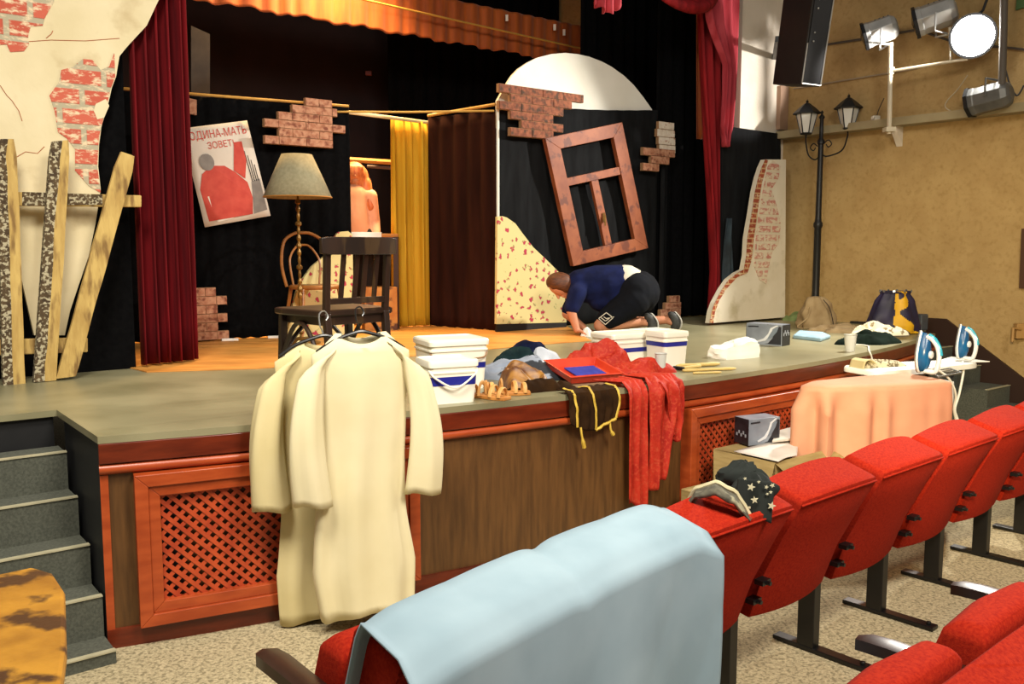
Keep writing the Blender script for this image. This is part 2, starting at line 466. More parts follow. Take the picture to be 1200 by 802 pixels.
# ledge on the right wall
b = MB(); b.prism([W(8.13, -.5, 2.80), W(8.289, -.5, 2.80), W(8.289, 5.88, 2.80), W(8.13, 5.88, 2.80)], (0, 0, .075)); struct(b.build('trim_2', mat('ledge paint', '#8f8160', '#9c8e6c', 6, rough=.8)))
b = MB(); b.prism([W(8.15, 5.9 - .001, 2.9), W(8.289, 5.899, 2.9), W(8.289, 5.899, 3.35), W(8.15, 5.899, 3.35)], W(0, -.05, 0)); struct(b.build('trim_3', mat('pink post', '#a98a72', rough=.8)))
bb = lambda n_, v: None
for v in (4.62, 3.0):
    b = MB(); b.prism([W(8.289, v, 2.8), W(8.15, v, 2.8), W(8.289, v, 2.62)], W(0, -.06, 0)); struct(b.build('trim_4', M_wallcream))

# ================================================================ DRAPES
def drape(name, label, cat, path, z0, z1, m, folds=10, amp=.05, seed=0, parent=None, top=None, nz_=18, flare=0, nper=7, solid=.006, group=None):
    """hanging pleated cloth along a ground path (list of 2D/3D points); flare: fold growth towards the hem"""
    path = [Vector((p[0], p[1], 0)) for p in path]
    ln = [0]
    for i in range(1, len(path)): ln.append(ln[-1] + (path[i] - path[i - 1]).length)
    Lt = ln[-1]

    def at(s_):
        d = s_ * Lt
        for i in range(1, len(path)):
            if d <= ln[i] + 1e-9:
                k = (d - ln[i - 1]) / max(ln[i] - ln[i - 1], 1e-9); e = path[i] - path[i - 1]
                return path[i - 1] + e * k, Vector((e.y, -e.x, 0)).normalized(), e.normalized()
        return path[-1], Vector((1, 0, 0)), Vector((0, 1, 0))

    def fn(s_, t):
        p, n, e = at(s_)
        z = z1(s_) if callable(z1) else z1
        zb = z0(s_) if callable(z0) else z0
        ph = s_ * folds * 2 * math.pi + 1.6 * nz(s_ * folds * .45, seed) + .5 * nz(s_ * 3, t * 1.3, seed)
        a = amp * (1 + .5 * nz(s_ * folds * .6, 3.1, seed)) * (1 + flare * t)
        off = a * math.sin(ph) + .25 * a * math.sin(2 * ph + 1 + t)
        lat = .35 * amp * math.cos(ph)
        return p + n * off + e * lat + Vector((0, 0, z + (zb - z) * t + .006 * math.sin(ph) * t))
    b = MB(); b.grid(fn, folds * nper, nz_)
    o = b.build(name, m, parent, True, smooth=True, solid=solid, ang=80, off=0)
    if parent is None: tag(o, label, cat, group)
    return o


def uvline(u0, v0, u1, v1, n=8): return [W(u0 + (u1 - u0) * i / n, v0 + (v1 - v0) * i / n) for i in range(n + 1)]


# left house curtain
drape('stage_curtain', 'tall burgundy velvet stage curtain hanging beside the plaster flat on the left', 'curtain',
      uvline(1.60, 5.86, 2.0, 5.96), DZ + .02, 5.2, M_velvet, folds=5, amp=.055, seed=2, nper=14, flare=.25)
# black masking drape with its batten
dl = thing('black_drape', 'black masking drape hung on a thin batten behind the tilted poster', 'drape', W(2.9, 7.3))
zt = 2.85
drape('cloth', '', '', [W(1.7, 7.42), W(2.46, 7.28), W(3.0, 7.17), W(3.72, 7.03)], DZ + .012, zt, M_black, folds=16, amp=.006, seed=5, parent=dl)
b = MB(); b.tube([W(1.7, 7.42, zt + .02), W(3.72, 7.03, zt + .01)], .011); b.build('batten', mat('pine batten', '#b98c40', '#cfa04e', 8, rough=.5), dl, True)
# rope and white batten
b = MB(); b.tube([P(383, 131, 7.75), P(480, 131.5, 7.95), P(579, 130, 8.12)], .009); tag(b.build('rope', mat('yellow cord', '#c29a4a', rough=.7)), 'pale cord stretched high between the brick cutouts and the white arched flat', 'rope')
b = MB(); b.tube([P(396, 130, 7.8), P(504, 144, 8.67)], .016); tag(b.build('batten', mat('white batten', '#d6c79a', rough=.6)), 'off-white wooden batten running back to the yellow curtain', 'batten')
# yellow curtain
yb = W(4.42, 7.22)
drape('yellow_curtain', 'golden yellow curtain tied back in the doorway of the set', 'curtain',
      [P(459, 385, 8.35), P(480, 385, 8.5), P(504, 385, 8.62)], DZ + .015, 2.83, M_gold, folds=4, amp=.05, seed=9, nper=16, flare=.2)
# brown wing
wg = thing('wing_panel', 'dark brown cloth panel angled between the yellow curtain and the white arched flat', 'panel', P(545, 388, 8.4) * 1)
a = G(504, 383); c_ = G(581, 388.5)
drape('cloth', '', '', [a, a.lerp(c_, .5), c_], DZ + .01, 2.87, M_brownc, folds=5, amp=.012, seed=3, parent=wg)
b = MB(); b.tube([Vector((a.x, a.y, 2.89)), Vector((c_.x, c_.y, 2.92))], .014); b.build('batten', mat('pine batten', '#b98c40'), wg, True)

# orange border
z_b = 4.2
uvb = [UV(262, 1, 8.3), UV(417, 31, 8.3), UV(628, 69, 8.3), UV(710, 85, 8.3)]
ubl = uvb[0][0]; ubr = uvb[3][0]
z0b = uvb[0][1]
drape('orange_border', 'orange pleated border hanging across the top of the stage', 'curtain', uvline(ubl - 1.2, 8.3, UV(704, 60, 8.3)[0], 8.3),
      lambda s_: UV(417, 31, 8.3)[1] + .012 * math.sin(s_ * 60), lambda s_: UV(704, 40, 8.3)[1] + .05, M_orange, folds=30, amp=.014, seed=8, flare=.2)
tp = MB(); q0 = UV(428, 0, 8.1); q1 = UV(690, 59, 8.1); q2 = UV(380, -12, 8.1)
tp.tube([W(q2[0], 8.1, q2[1]), W(q0[0], 8.1, q0[1]), W(q1[0], 8.1, q1[1])], .011)
tag(tp.build('pipe_batten', mat('yellow pipe', '#c89a48', rough=.4)), 'thin pale pipe crossing in front of the orange border', 'pipe')
h0 = UV(703, 60, 8.1)
b = MB(); b.tube([W(h0[0], 8.1, h0[1] + .14), W(h0[0], 8.1, h0[1] - .15)], .014); b.box(W(h0[0] - .03, 8.1, h0[1] - .01), (.05, .03, .12)); tag(b.build('pulley_bracket', mat('brass bracket', '#c8901c', rough=.4), bevel=.004), 'small brass pulley bracket at the right end of the orange border', 'bracket')
for (px, py) in ((594, 21), (661, 38), (650, 32)):
    q = UV(px, py, 8.22); b = MB(); b.box(W(q[0], 8.22, q[1]), (.03, .012, .07)); o = b.build('cloth_tag', M_paper)
    tag(o, {594: 'small white tag pinned near the middle of the orange border', 661: 'lower right white tag on the orange border', 650: 'tiny white tag just left of the lower right one on the orange border'}[px], 'tag')

# right house curtain (main fall + jabot), swag
t = thing('stage_curtain', 'crimson velvet stage curtain gathered narrow towards its foot on the right', 'curtain', W(7.2, 5.9))


def curt(fnL, fnR, v, amp, folds, m, name, ztop, zbot, seed, parent, n=20):
    def fn(s_, t_):
        z = ztop + (zbot - ztop) * t_
        u = fnL(t_) + (fnR(t_) - fnL(t_)) * s_
        ph = s_ * folds * 2 * math.pi + 1.2 * nz(s_ * 3, t_, seed)
        return W(u + .01 * math.cos(ph), v - amp * math.sin(ph) * (1 + .4 * nz(s_ * 4, 0, seed)), z)
    b = MB(); b.grid(fn, folds * 12, n); return b.build(name, m, parent, True, smooth=True, solid=.008, ang=80, off=0)


def itp(pts):
    def f(t_):
        for (a_, x), (b_, y) in zip(pts, pts[1:]):
            if t_ <= b_: return x + (y - x) * (t_ - a_) / (b_ - a_)
        return pts[-1][1]
    return f


ZT, ZB = 4.6, DZ + .02
tz = lambda z: (ZT - z) / (ZT - ZB)
L_pts = []; R_pts = []
for px, py in ((820, 20), (823, 80), (828, 160), (834, 240), (838, 320), (834, 372)):
    u, z = UV(px, py, 5.9); L_pts.append((tz(z), u))
for px, py in ((866, 20), (866, 80), (862, 160), (854, 240), (850, 320), (849, 372)):
    u, z = UV(px, py, 5.9); R_pts.append((tz(z), u))
L_pts = [(0, L_pts[0][1])] + L_pts[:-1] + [(1.01, L_pts[-1][1])]; R_pts = [(0, R_pts[0][1])] + R_pts[:-1] + [(1.01, R_pts[-1][1])]
curt(itp(L_pts), itp(R_pts), 5.93, .05, 5, M_velvet2, 'main_fall', ZT, ZB, 3, t, 30)
# jabot: zigzag cascade in front
Lj = [(0, UV(842, 0, 5.8)[0])]; Rj = [(0, UV(864, 0, 5.8)[0])]
zj = []
ZJ = UV(850, 172, 5.8)[1]
tj = lambda z: (ZT - z) / (ZT - ZJ)
for px, py in ((826, 5), (829, 25), (838, 50), (848, 74), (847, 110), (844, 150), (848, 168)): u, z = UV(px, py, 5.8); Lj.append((tj(z), u))
for px, py in ((865, 5), (863, 60), (861, 110), (858, 150), (853, 168)): u, z = UV(px, py, 5.8); Rj.append((tj(z), u))
Lj[0] = (0, Lj[1][1]); Rj[0] = (0, Rj[1][1]); Lj.append((1.01, Lj[-1][1])); Rj.append((1.01, Rj[-1][1]))
M_vel3 = mat('rose velvet', '#9c2a34', '#b8444e', 5, rough=.8, spec=.3, stretch=(3, 3, .3))
curt(itp(Lj), itp(Rj), 5.8, .035, 3, M_vel3, 'jabot', ZT, ZJ, 6, t, 30)
# dark lining at foot
b = MB()
def fn(s_, t_):
    z = 1.95 + (DZ + .02 - 1.95) * t_; u0 = 7.28 + .02 * t_ - .05 * math.sin(t_ * 3); return W(u0 + s_ * .12 * (.4 + .6 * math.sin(t_ * 2.6)), 5.80 + .03 * math.sin(s_ * 9 + t_ * 2), z)
b.grid(fn, 12, 12); b.build('lining', mat('blue black lining', '#141d22', '#2a3a42', 6, rough=.8), t, True, smooth=True, solid=.005)
# swag
sw = MB()
p0 = UV(752, -20, 5.75); p1 = UV(838, -12, 5.75); zl = UV(795, 17, 5.75)[1]
def fn(s_, t_):
    u = p0[0] + (p1[0] - p0[0]) * s_; dip = 4 * s_ * (1 - s_)
    zt_ = 4.5 - .02 * dip; zb_ = p0[1] - (p0[1] - zl) * dip ** .8
    z = zt_ + (zb_ - zt_) * t_; return W(u, 5.72 - .05 * math.sin(t_ * 22) * dip - .06 * dip, z)
sw.grid(fn, 24, 40); tag(sw.build('swag', M_velvet2, smooth=True, solid=.008, ang=80, off=0), 'looped crimson velvet swag at the top right beside the gathered curtain', 'swag')
b = MB()
q = [UV(x, y, 5.8) for x, y in ((700, -25), (700, 8), (706, 5), (713, 15), (718, 11), (722, 2), (730, -25))]
def fn(s_, t_):
    px = 698 + 30 * s_; pb = (4 + 12 * math.sin(math.pi * s_)) + 2 * math.sin(s_ * 25); u, z = UV(px, -40 + (pb + 40) * t_, 5.8); return W(u, 5.8 + .04 * math.sin(s_ * 20), z)
b.grid(fn, 30, 6); tag(b.build('swag', M_vel3, smooth=True, solid=.008, ang=80, off=0), 'small tip of red velvet swag at the top edge, left of the large loop', 'swag')
# upstage orange strip by the right curtain
q = UV(822, 148, 7.2)
b = MB()
def fn(s_, t_):
    u, z = UV(817 + 9 * s_, 0 + 163 * t_, 6.3); return W(u, 6.3 + .02 * math.sin(s_ * 12), z)
b.grid(fn, 16, 12); tag(b.build('gold_strip_curtain', M_orange, smooth=True, solid=.006, off=0), 'narrow orange curtain edge glimpsed left of the right-hand curtain', 'curtain')
# black wings right, beyond the arched flat
drape('black_wing', 'black masking wing filling the right side behind the arched flat', 'drape', uvline(6.7, 7.4, 8.2, 7.0), DZ + .01, 5.6, M_black, folds=10, amp=.03, seed=4)
drape('black_wing', 'black masking wing deep upstage behind the white semicircle', 'drape', uvline(5.6, 9.6, 8.2, 9.5), DZ + .01, 5.7, M_black, folds=12, amp=.03, seed=14)
drape('black_wing', 'black masking cloth just behind the right crimson curtain', 'drape', uvline(7.0, 6.55, 8.2, 6.5), DZ + .01, 5.6, M_black, folds=7, amp=.02, seed=24)
# grey-black cloth right of arched flat
g0 = UV(764, 300, 6.56)[0]
drape('charcoal_drape', 'charcoal cloth hanging in soft folds right of the arched flat', 'drape', [W(g0, 6.6), W(g0 + .25, 6.62), W(7.05, 6.5)], DZ + .01,
      lambda s_: 3.08 if s_ < .3 else 2.9 - .4 * (s_ - .3), M_gcloth, folds=5, amp=.035, seed=7)
# ================================================================ SCENERY
ROT = R(38)


def flat_thing(name, label, cat, px, py, v):
    u, z = UV(px, py, v); return thing(name, label, cat, W(u, v, z), ROT)


def wp(pxs, v): return [W(*((lambda q: (q[0], v, q[1]))(UV(x, y, v)))) for x, y in pxs]


VN = W(0, 1, 0)     # pointing up stage

# black flat at the far left
bl = thing('black_flat', 'black cloth-covered flat standing behind the plaster flat at the left', 'flat', W(.6, 5.9), ROT)
b = MB(); b.prism([W(-.8, 5.89, DZ), W(1.585, 5.89, DZ), W(1.585, 5.89, 3.6), W(-.8, 5.89, 3.6)], VN * .04); b.build('panel', M_black, bl, True)

# plaster flat
pf = thing('plaster_flat', 'cream painted plaster scenery flat with broken curved edge and exposed red brick patches', 'flat', W(.95, 5.8, 1.1), ROT)
V0 = 5.80
edge = [(-60, -70), (205, -70), (196, -20), (185, 2), (172, 30), (158, 45), (148, 56), (140, 66), (136, 90), (131, 103), (126, 125), (119, 148), (116, 170), (115, 195), (118, 222),
        (112, 262), (104, 300), (92, 335), (82, 365), (76, 393), (40, 393), (26, 330), (14, 290), (4, 330), (-10, 370), (-60, 400)]
b = MB(); b.prism(wp(edge, V0), VN * .035); b.build('painted_board', M_plaster, pf, True)
for pts in ([(-40, -60), (70, -60), (63, 2), (52, 22), (50, 30), (36, 31), (33, 42), (34, 52), (28, 60), (12, 61), (8, 52), (-40, 55)],
            [(134, 62), (128, 78), (118, 82), (108, 70), (97, 69), (86, 78), (72, 82), (69, 96), (58, 112), (64, 130), (68, 155), (78, 162), (88, 175), (88, 200), (104, 218), (118, 226), (114, 195), (116, 160), (124, 128), (130, 103), (135, 90)]):
    b = MB(); b.prism(wp(pts, V0 - .004), VN * .003); b.build('brick_patch', M_brickp, pf, True)
b = MB(); b.prism(wp([(112, 122), (124, 116), (128, 124), (122, 138), (114, 140), (110, 130)], V0 - .006), VN * .001); b.build('plaster_spot', M_plaster, pf, True)
ck = MB()
for path in ([(0, 100), (8, 112), (14, 118), (22, 130), (26, 142)], [(0, 50), (30, 49), (60, 47), (100, 48), (140, 45)], [(18, 185), (30, 178), (44, 180), (52, 172)], [(54, 45), (60, 40), (62, 36)]):
    ck.tube([p + VN * -.001 for p in wp(path, V0)], .0022, 4)
ck.build('crack', mat('crack paint', '#a5603a'), pf, True)

# broken flat on the right
rf = thing('broken_flat', 'low white scenery flat with jagged brick edge standing at the right side of the stage', 'flat', W(7.9, 5.7), ROT)
V1 = 5.66
edge = [(920, 372), (832, 379), (834, 366), (838, 355), (846, 340), (854, 328), (864, 320), (872, 316), (875, 300), (876, 280), (879, 262), (882, 245), (885, 225), (889, 208), (893, 196), (897, 187), (921, 187)]
b = MB(); b.prism(wp(edge, V1), VN * .06); b.build('painted_board', mat('flat white paint', '#d9cdb2', '#e4dac3', 3, rough=.8, c3='#c2b594', s3=4, lo3=.55, hi3=.7), rf, True)
for pts in ([(832, 378), (834, 366), (838, 355), (846, 340), (854, 328), (864, 320), (872, 316), (875, 300), (876, 280), (879, 262), (882, 245), (885, 225), (889, 208), (893, 196), (897, 187), (900, 188), (897, 200), (893, 214), (889, 240), (886, 262), (883, 282), (881, 305), (876, 320), (864, 325), (852, 338), (843, 352), (838, 366), (836, 379)],
            [(906, 188), (915, 195), (912, 210), (904, 222), (910, 240), (915, 262), (913, 285), (905, 296), (900, 318), (898, 333), (890, 328), (884, 312), (886, 280), (890, 245), (896, 215), (900, 195)]):
    b = MB(); b.prism(wp(pts, V1 - .006), VN * .005); b.build('brick_patch', brick_mat('pale painted brick', '#c07c6a', '#cc9080', '#d6c8ac', bw=.22, rh=.09, ms=.016, wear='#dccdb0', wear_lo=.46, wear_hi=.54) if len(pts) < 20 else brick_mat('worn brick edge', '#8c3a22', '#a8502e', '#c9a070', bw=.12, rh=.05, ms=.008, wear='#d9c4a0', wear_lo=.55, wear_hi=.62), rf, True)
# black cloth behind it on the cream wall
b = MB(); b.prism(wp([(846, 147), (915, 157), (915, 372), (846, 376)], 5.86), VN * .02); tag(b.build('black_cloth_panel', M_gcloth, rotz=ROT), 'black cloth rectangle hung on the cream wall behind the jagged white flat', 'cloth')

# arched flat
af = thing('arched_flat', 'tall white flat with a semicircular top, its lower body covered in black cloth', 'flat', W(5.9, 6.5), ROT)
VA = 6.5
arch = [(593, 100), (600, 89), (608, 80.5), (619, 73), (630, 67.5), (646, 63.4), (662, 62), (677, 63.4), (691, 66.6), (705, 72), (717, 78.4), (731, 88.5), (743, 100), (754, 114), (764, 128)]
b = MB(); b.prism(wp([(583, 118)] + arch + [(766, 150), (583, 150)], VA + .03), VN * .03); b.build('semicircle_board', M_white, af, True)
uL = UV(583, 300, VA)[0]; uR = UV(768, 300, VA)[0]
zL = UV(583, 119, VA)[1]; zR = UV(767, 128.5, VA)[1]
drape('black_cover', '', '', uvline(uL, VA, uR, VA), DZ + .01, lambda s_: zL + (zR - zL) * s_ - .03 * math.sin(s_ * math.pi), M_gcloth, folds=9, amp=.009, seed=11, parent=af)
b = MB(); b.tube([W(uL - .01, VA - .02, DZ), W(uL - .01, VA - .02, zL)], .014); b.build('edge_pole', M_white, af, True)
b = MB(); b.tube([W(uR + .01, VA + .03, DZ), W(uR + .01, VA + .03, zR)], .014); b.build('edge_pole', M_gcloth, af, True)

# floral screens
def floral(lab, pts, v, foot):
    t = flat_thing('floral_screen', lab, 'screen', pts[0][0], foot[0][1], v)
    b = MB(); b.prism(wp(pts, v), VN * .03); b.build('printed_cloth', M_floral, t, True)
    b = MB(); b.prism(wp(foot, v + .002), VN * .025); b.build('black_base', M_blackp, t, True)


floral('floral cotton screen with sloping top at the foot of the arched flat', [(582, 380), (583, 254), (589, 253.5), (594, 255), (604, 262), (612, 273), (625, 290), (641, 305), (654, 318), (661, 334), (664, 378)], 6.36,
       [(582, 389), (583, 380), (664, 378), (664, 385)])
floral('floral cotton screen with rounded peak behind the bentwood chair', [(336, 396), (342, 362), (350, 334), (366, 312), (382, 299), (390, 280), (397, 272), (408, 271), (413, 275), (415, 392)], 6.97,
       [(335, 399), (336, 396), (415, 392), (415, 395)])

# ---- window prop
def bil(q, s_, t_):
    a, b_, c, d = [Vector(k) for k in q]; return (a * (1 - s_) + b_ * s_) * (1 - t_) + (d * (1 - s_) + c * s_) * t_


M_win = mat('stained window wood', '#7c3c1c', '#94502a', 7, rough=.6, stretch=(1, 1, 1), c3='#65301a', s3=9)
wn = flat_thing('window_frame', 'tilted brown wooden window frame with three panes hanging on the black cloth', 'window frame', 700, 290, 6.42)
Q4 = wp([(635, 162.7), (725, 144), (755.6, 291), (668, 312)], 6.42)


def wbar(s0, s1, t0, t1, th, nm, mt=M_win, d=0):
    b = MB(); q = [bil(Q4, s0, t0), bil(Q4, s1, t0), bil(Q4, s1, t1), bil(Q4, s0, t1)]
    b.prism([p - VN * d for p in q], -VN * th); return b.build(nm, mt, wn, True, bevel=.003)


def wmit(a, b_, c, d, nm, th=.05):
    b = MB(); b.prism([bil(Q4, *k) for k in (a, b_, c, d)], -VN * th); return b.build(nm, M_win, wn, True, bevel=.003)


fx, fy = .155, .098
wmit((0, 0), (1, 0), (1 - fx, fy), (fx, fy), 'top_rail'); wmit((0, 1), (fx, 1 - fy), (1 - fx, 1 - fy), (1, 1), 'bottom_rail')
wmit((0, 0), (fx, fy), (fx, 1 - fy), (0, 1), 'side_rail'); wmit((1, 0), (1, 1), (1 - fx, 1 - fy), (1 - fx, fy), 'side_rail')
wbar(fx, 1 - fx, .325, .385, .042, 'transom'); wbar(.455, .50, .385, 1 - fy, .036, 'mullion'); wbar(.502, .55, .385, 1 - fy, .03, 'mullion')
b = MB(); hp = bil(Q4, .5, .68); b.box(hp - VN * .05, (.02, .02, .09)); b.bar(hp - VN * .07 + Vector((0, 0, .02)), hp - VN * .07 + Vector((.0, 0, -.08)), .014, .012)
b.build('handle', M_brass, wn, True)

# ---- brick cutouts
def bricks(lab, px, py, v, rows, bw, rh, m=M_brick, th=.035, group='brick cutouts'):
    """rows: list of (start, end) in half bricks from the top; px,py = top-left of unit 0"""
    u0, z0 = UV(px, py, v)
    t = thing('brick_cutout', lab, 'brick cutout', W(u0, v, z0 - rh * len(rows)), ROT, group)
    bk = MB(); mo = MB(); h = bw / 2
    for i, (a, e) in enumerate(rows):
        zt_ = z0 - i * rh; zb_ = zt_ - rh
        mo.prism([W(u0 + a * h, v, zt_), W(u0 + e * h, v, zt_), W(u0 + e * h, v, zb_), W(u0 + a * h, v, zb_)], VN * th)
        x = a; off = i % 2
        while x < e - .01:
            nx = min(e, (math.floor((x - off) / 2 + 1e-6) + 1) * 2 + off)
            g_ = .006
            d = random.uniform(.006, .012)
            bk.prism([W(u0 + x * h + g_ / 2, v - d, zt_ - g_ / 2), W(u0 + nx * h - g_ / 2, v - d, zt_ - g_ / 2), W(u0 + nx * h - g_ / 2, v - d, zb_ + g_ / 2), W(u0 + x * h + g_ / 2, v - d, zb_ + g_ / 2)], VN * (d + .004))
            x = nx
    mo.build('backing', mat('mortar paint', '#9a7450', rough=.9), t, True); bk.build('brick_face', m, t, True)
    return t


M_bk1 = mat('stippled brick paint', '#6d3a25', '#94573a', 26, rough=.85, bump=.2, c3='#4a3324', s3=22, lo3=.5, hi3=.66)
M_bk2 = mat('light stippled brick', '#a4694c', '#c39070', 26, rough=.85, c3='#7c4530', s3=22, lo3=.52, hi3=.66)
M_bk3 = mat('painted-light brick', '#d8c8b0', '#e8dccb', 20, rough=.85, c3='#b98f78', s3=24, lo3=.58, hi3=.66)  # bright light on the lit half of a brick piece, put into its colour
bricks('brick cutout fixed over the upper left corner of the arched white flat', 584.5, 97.5, 6.40, [(0, 8), (1, 6.8), (0, 6), (1, 5), (2, 6), (1, 5)], .25, .0735, M_bk1)
bricks('stepped brick cutout on the batten above the floor lamp', 308.5, 136 - 27, 7.05 - .05, [(3, 5), (2, 5.4), (1, 5), (0, 6), (1, 5), (0, 5)], .24, .066, M_bk2)
u_, z_ = UV(218, 339, 7.18)
bricks('brick cutout standing on the floor against the left burgundy curtain', 214, 338, 7.16, [(0, 3), (0, 4), (0, 3.1), (0, 4), (0, 3.1), (0, 4.1)], .175, .0705, M_bk2)
bricks('pale painted-light brick cutout at the upper right of the charcoal drape', 772, 142, 6.42, [(0, 2), (-.2, 2.1), (0, 2.2), (.1, 2.25)], .225, .077, M_bk3)
bricks('reddish brick cutout just below the painted-light bricks', 753.5, 172.5, 6.40, [(0, 4), (1, 3.3), (0, 2)], .235, .077, M_bk2)
bricks('brick cutout darkened by painted shade, right of the painted-light bricks', 792, 147, 7.0, [(0, 1.5), (0, 1.5), (0, 2), (0, 2)], .23, .078, mat('painted-shade brick', '#2a1410', '#3a1c14', 20, rough=.9))  # unlit half of the same brick piece, its shade put into the colour
bricks('small brick cutout standing on the floor right of the kneeling person', 774, 347.5, 6.30, [(1.1, 2.4), (.6, 2.6), (0, 2.6), (.8, 2.6)], .24, .068, M_bk2)
q = wp([(227, 116), (230, 117), (230, 134), (227, 133)], 7.2)
b = MB(); b.prism(wp([(221, 115), (230.5, 117), (230.5, 135), (221, 133)], 7.2), VN * .03); tag(b.build('brick_cutout', M_bk2, rotz=ROT), 'sliver of a brick cutout peeping out beside the left curtain at batten height', 'brick cutout', 'brick cutouts')

# ---- poster
ps = flat_thing('poster', 'tilted paper poster with red lettering and red and grey picture on the black drape', 'poster', 265, 266, 7.10)
VP = 7.10
PQ = wp([(211, 151), (290, 141), (316.5, 253), (240, 266.5)], VP)


def pm(s_, t_, d=0): return bil(PQ, s_, t_) - VN * (d + .01 * math.sin(s_ * 5 + t_ * 3))


b = MB(); b.grid(lambda s_, t_: pm(s_, t_), 10, 12); b.build('paper', mat('poster paper', '#cfc4b4', '#dacfc0', 5, rough=.7), ps, True, smooth=True, solid=.003, off=0)


def shape(pts, d, m, nm):
    b = MB()
    n = len(pts); ctr = (sum(p[0] for p in pts) / n, sum(p[1] for p in pts) / n)
    vs = [pm(*p, d) for p in pts]
    b.add(vs + [p - VN * .0008 for p in vs], [tuple(range(n)), tuple(range(n, 2 * n))[::-1]] + [(i, (i + 1) % n, (i + 1) % n + n, i + n) for i in range(n)]); return b.build(nm, m, ps, True)


M_pr = mat('poster red', '#b8382a', '#c64a38', 12, rough=.7); M_pg = mat('poster grey', '#77706a', '#8b847c', 14, rough=.7); M_pdk = mat('poster black', '#2c2624', rough=.7)
# plain generic picture: a rounded red block, a pale disc, grey wedges
shape([(.08, .95), (.06, .62), (.14, .47), (.30, .40), (.50, .42), (.64, .50), (.78, .62), (.80, .78), (.74, .95)], .004, M_pr, 'printed_shape')
shape([(.62, .48), (.72, .20), (.84, .20), (.84, .40), (.76, .58)], .0055, M_pr, 'printed_shape')
shape([(.25 + .11 * math.cos(a), .36 + .085 * math.sin(a)) for a in [k * math.pi / 8 for k in range(16)]], .006, M_pg, 'printed_shape')
shape([(.14, .70), (.42, .68), (.45, .96), (.20, .97)], .0075, mat('poster cream', '#ddd4c4', rough=.7), 'printed_shape')
shape([(.76, .95), (.84, .62), (.97, .60), (.97, .93)], .003, M_pg, 'printed_shape')
for k in range(4): shape([(.84 + .033 * k, .30 + .05 * k), (.85 + .033 * k, .30 + .05 * k), (.865 + .03 * k, .62), (.85 + .03 * k, .62)], .0035, M_pdk, 'printed_shape')


def text_mesh(txt):
    c = bpy.data.curves.new('t', 'FONT'); c.body = txt; c.resolution_u = 3; o = bpy.data.objects.new('t', c); COL.objects.link(o)
    dg = bpy.context.evaluated_depsgraph_get(); me = bpy.data.meshes.new_from_object(o.evaluated_get(dg))
    vs = [v.co.copy() for v in me.vertices]; fs = [tuple(p.vertices) for p in me.polygons]
    bpy.data.objects.remove(o); bpy.data.curves.remove(c); bpy.data.meshes.remove(me)
    x0 = min(v.x for v in vs); x1 = max(v.x for v in vs); y0 = min(v.y for v in vs); y1 = max(v.y for v in vs)
    return [((v.x - x0) / (x1 - x0), (v.y - y0) / (y1 - y0)) for v in vs], fs


for txt, s0, s1, t0, t1 in (('РОДИНА-МАТЬ', .02, .95, .145, .045), ('ЗОВЕТ!', .32, .72, .235, .165)):
    vs, fs = text_mesh(txt); b = MB(); b.add([pm(s0 + (s1 - s0) * x, t0 + (t1 - t0) * y, .006) for x, y in vs], fs); b.build('lettering', M_pr, ps, True)

# ---- picket fence
fe = thing('picket_fence', 'rough picket fence of weathered half-log slats standing in front of the plaster flat', 'fence', W(1.1, 5.6), ROT)
M_log = mat('weathered pine', '#a88848', '#c4a660', 6, rough=.8, stretch=(3, 3, .7), bump=.3, c3='#7d5f30', s3=7, lo3=.52, hi3=.66)
M_bark = mat('flaking bark', '#3a2c1c', '#5c4a30', 22, rough=.95, bump=.6, c3='#b0a688', s3=60, lo3=.5, hi3=.58)


def picket(tl, tr, br_, bl_, vb, bark, lowcut=0):
    """front face corners in pixels on plane v; bark: share of width on the left that is bark"""
    v = vb
    q = wp([tl, tr, br_, bl_], v); d = VN * .05
    b = MB()
    n = 14
    rings = []
    for i in range(n + 1):
        t_ = i / n; l = q[0].lerp(q[3], t_); r_ = q[1].lerp(q[2], t_); w = r_ - l; wob = .006 * nz(t_ * 6, tl[0])
        e = w.normalized(); l = l + e * wob; r_ = r_ + e * .006 * nz(t_ * 5, 9, tl[0])
        if i == 0: l = l + e * .012; r_ = r_ - e * .012
        rings.append([l + d * .6, l, l + w * .5 - d * .12, r_, r_ + d * .6, l + w * .5 + d])
    b.loft(rings); p_ = b.build('slat', M_log, fe, True, smooth=True, ang=35)
    if bark:
        b = MB(); rings = []
        for i in range(n + 1):
            t_ = i / n; l = q[0].lerp(q[3], t_); r_ = q[1].lerp(q[2], t_); w = r_ - l; e = w.normalized(); k = bark * (1 + .35 * nz(t_ * 9, tl[0], 5))
            if i == 0: l = l + e * .01
            rings.append([l - e * .008 + d * .7, l - e * .006 - d * .1, l + w * k - d * .13, l + w * k + d * .1])
        b.loft(rings); b.build('bark', M_bark, p_, True, smooth=True)


VF = 5.60
picket((-2, 163), (19, 163), (30, 450), (5, 452), VF, .42)
picket((61, 166), (83, 164), (66, 446), (41, 448), VF, .45)
picket((140, 177), (160, 184), (89, 441), (66, 444), VF, .0)
picket((-75, 165), (-52, 165), (-45, 456), (-70, 458), VF, .4)
for tl, tr, br_, bl_, mt in (((-90, 222), (166, 229), (166, 243), (-90, 240), M_log), ((-90, 400), (103, 396), (103, 413), (-90, 420), M_log)):
    b = MB(); b.prism(wp([tl, tr, br_, bl_], VF + .055), VN * .035); o = b.build('rail', mt, fe, True, bevel=.006)
    if tl[1] == 222: b = MB(); b.prism(wp([(26, 225), (120, 228), (120, 240), (26, 241)], VF + .050), VN * .004); b.build('bark', M_bark, o, True)

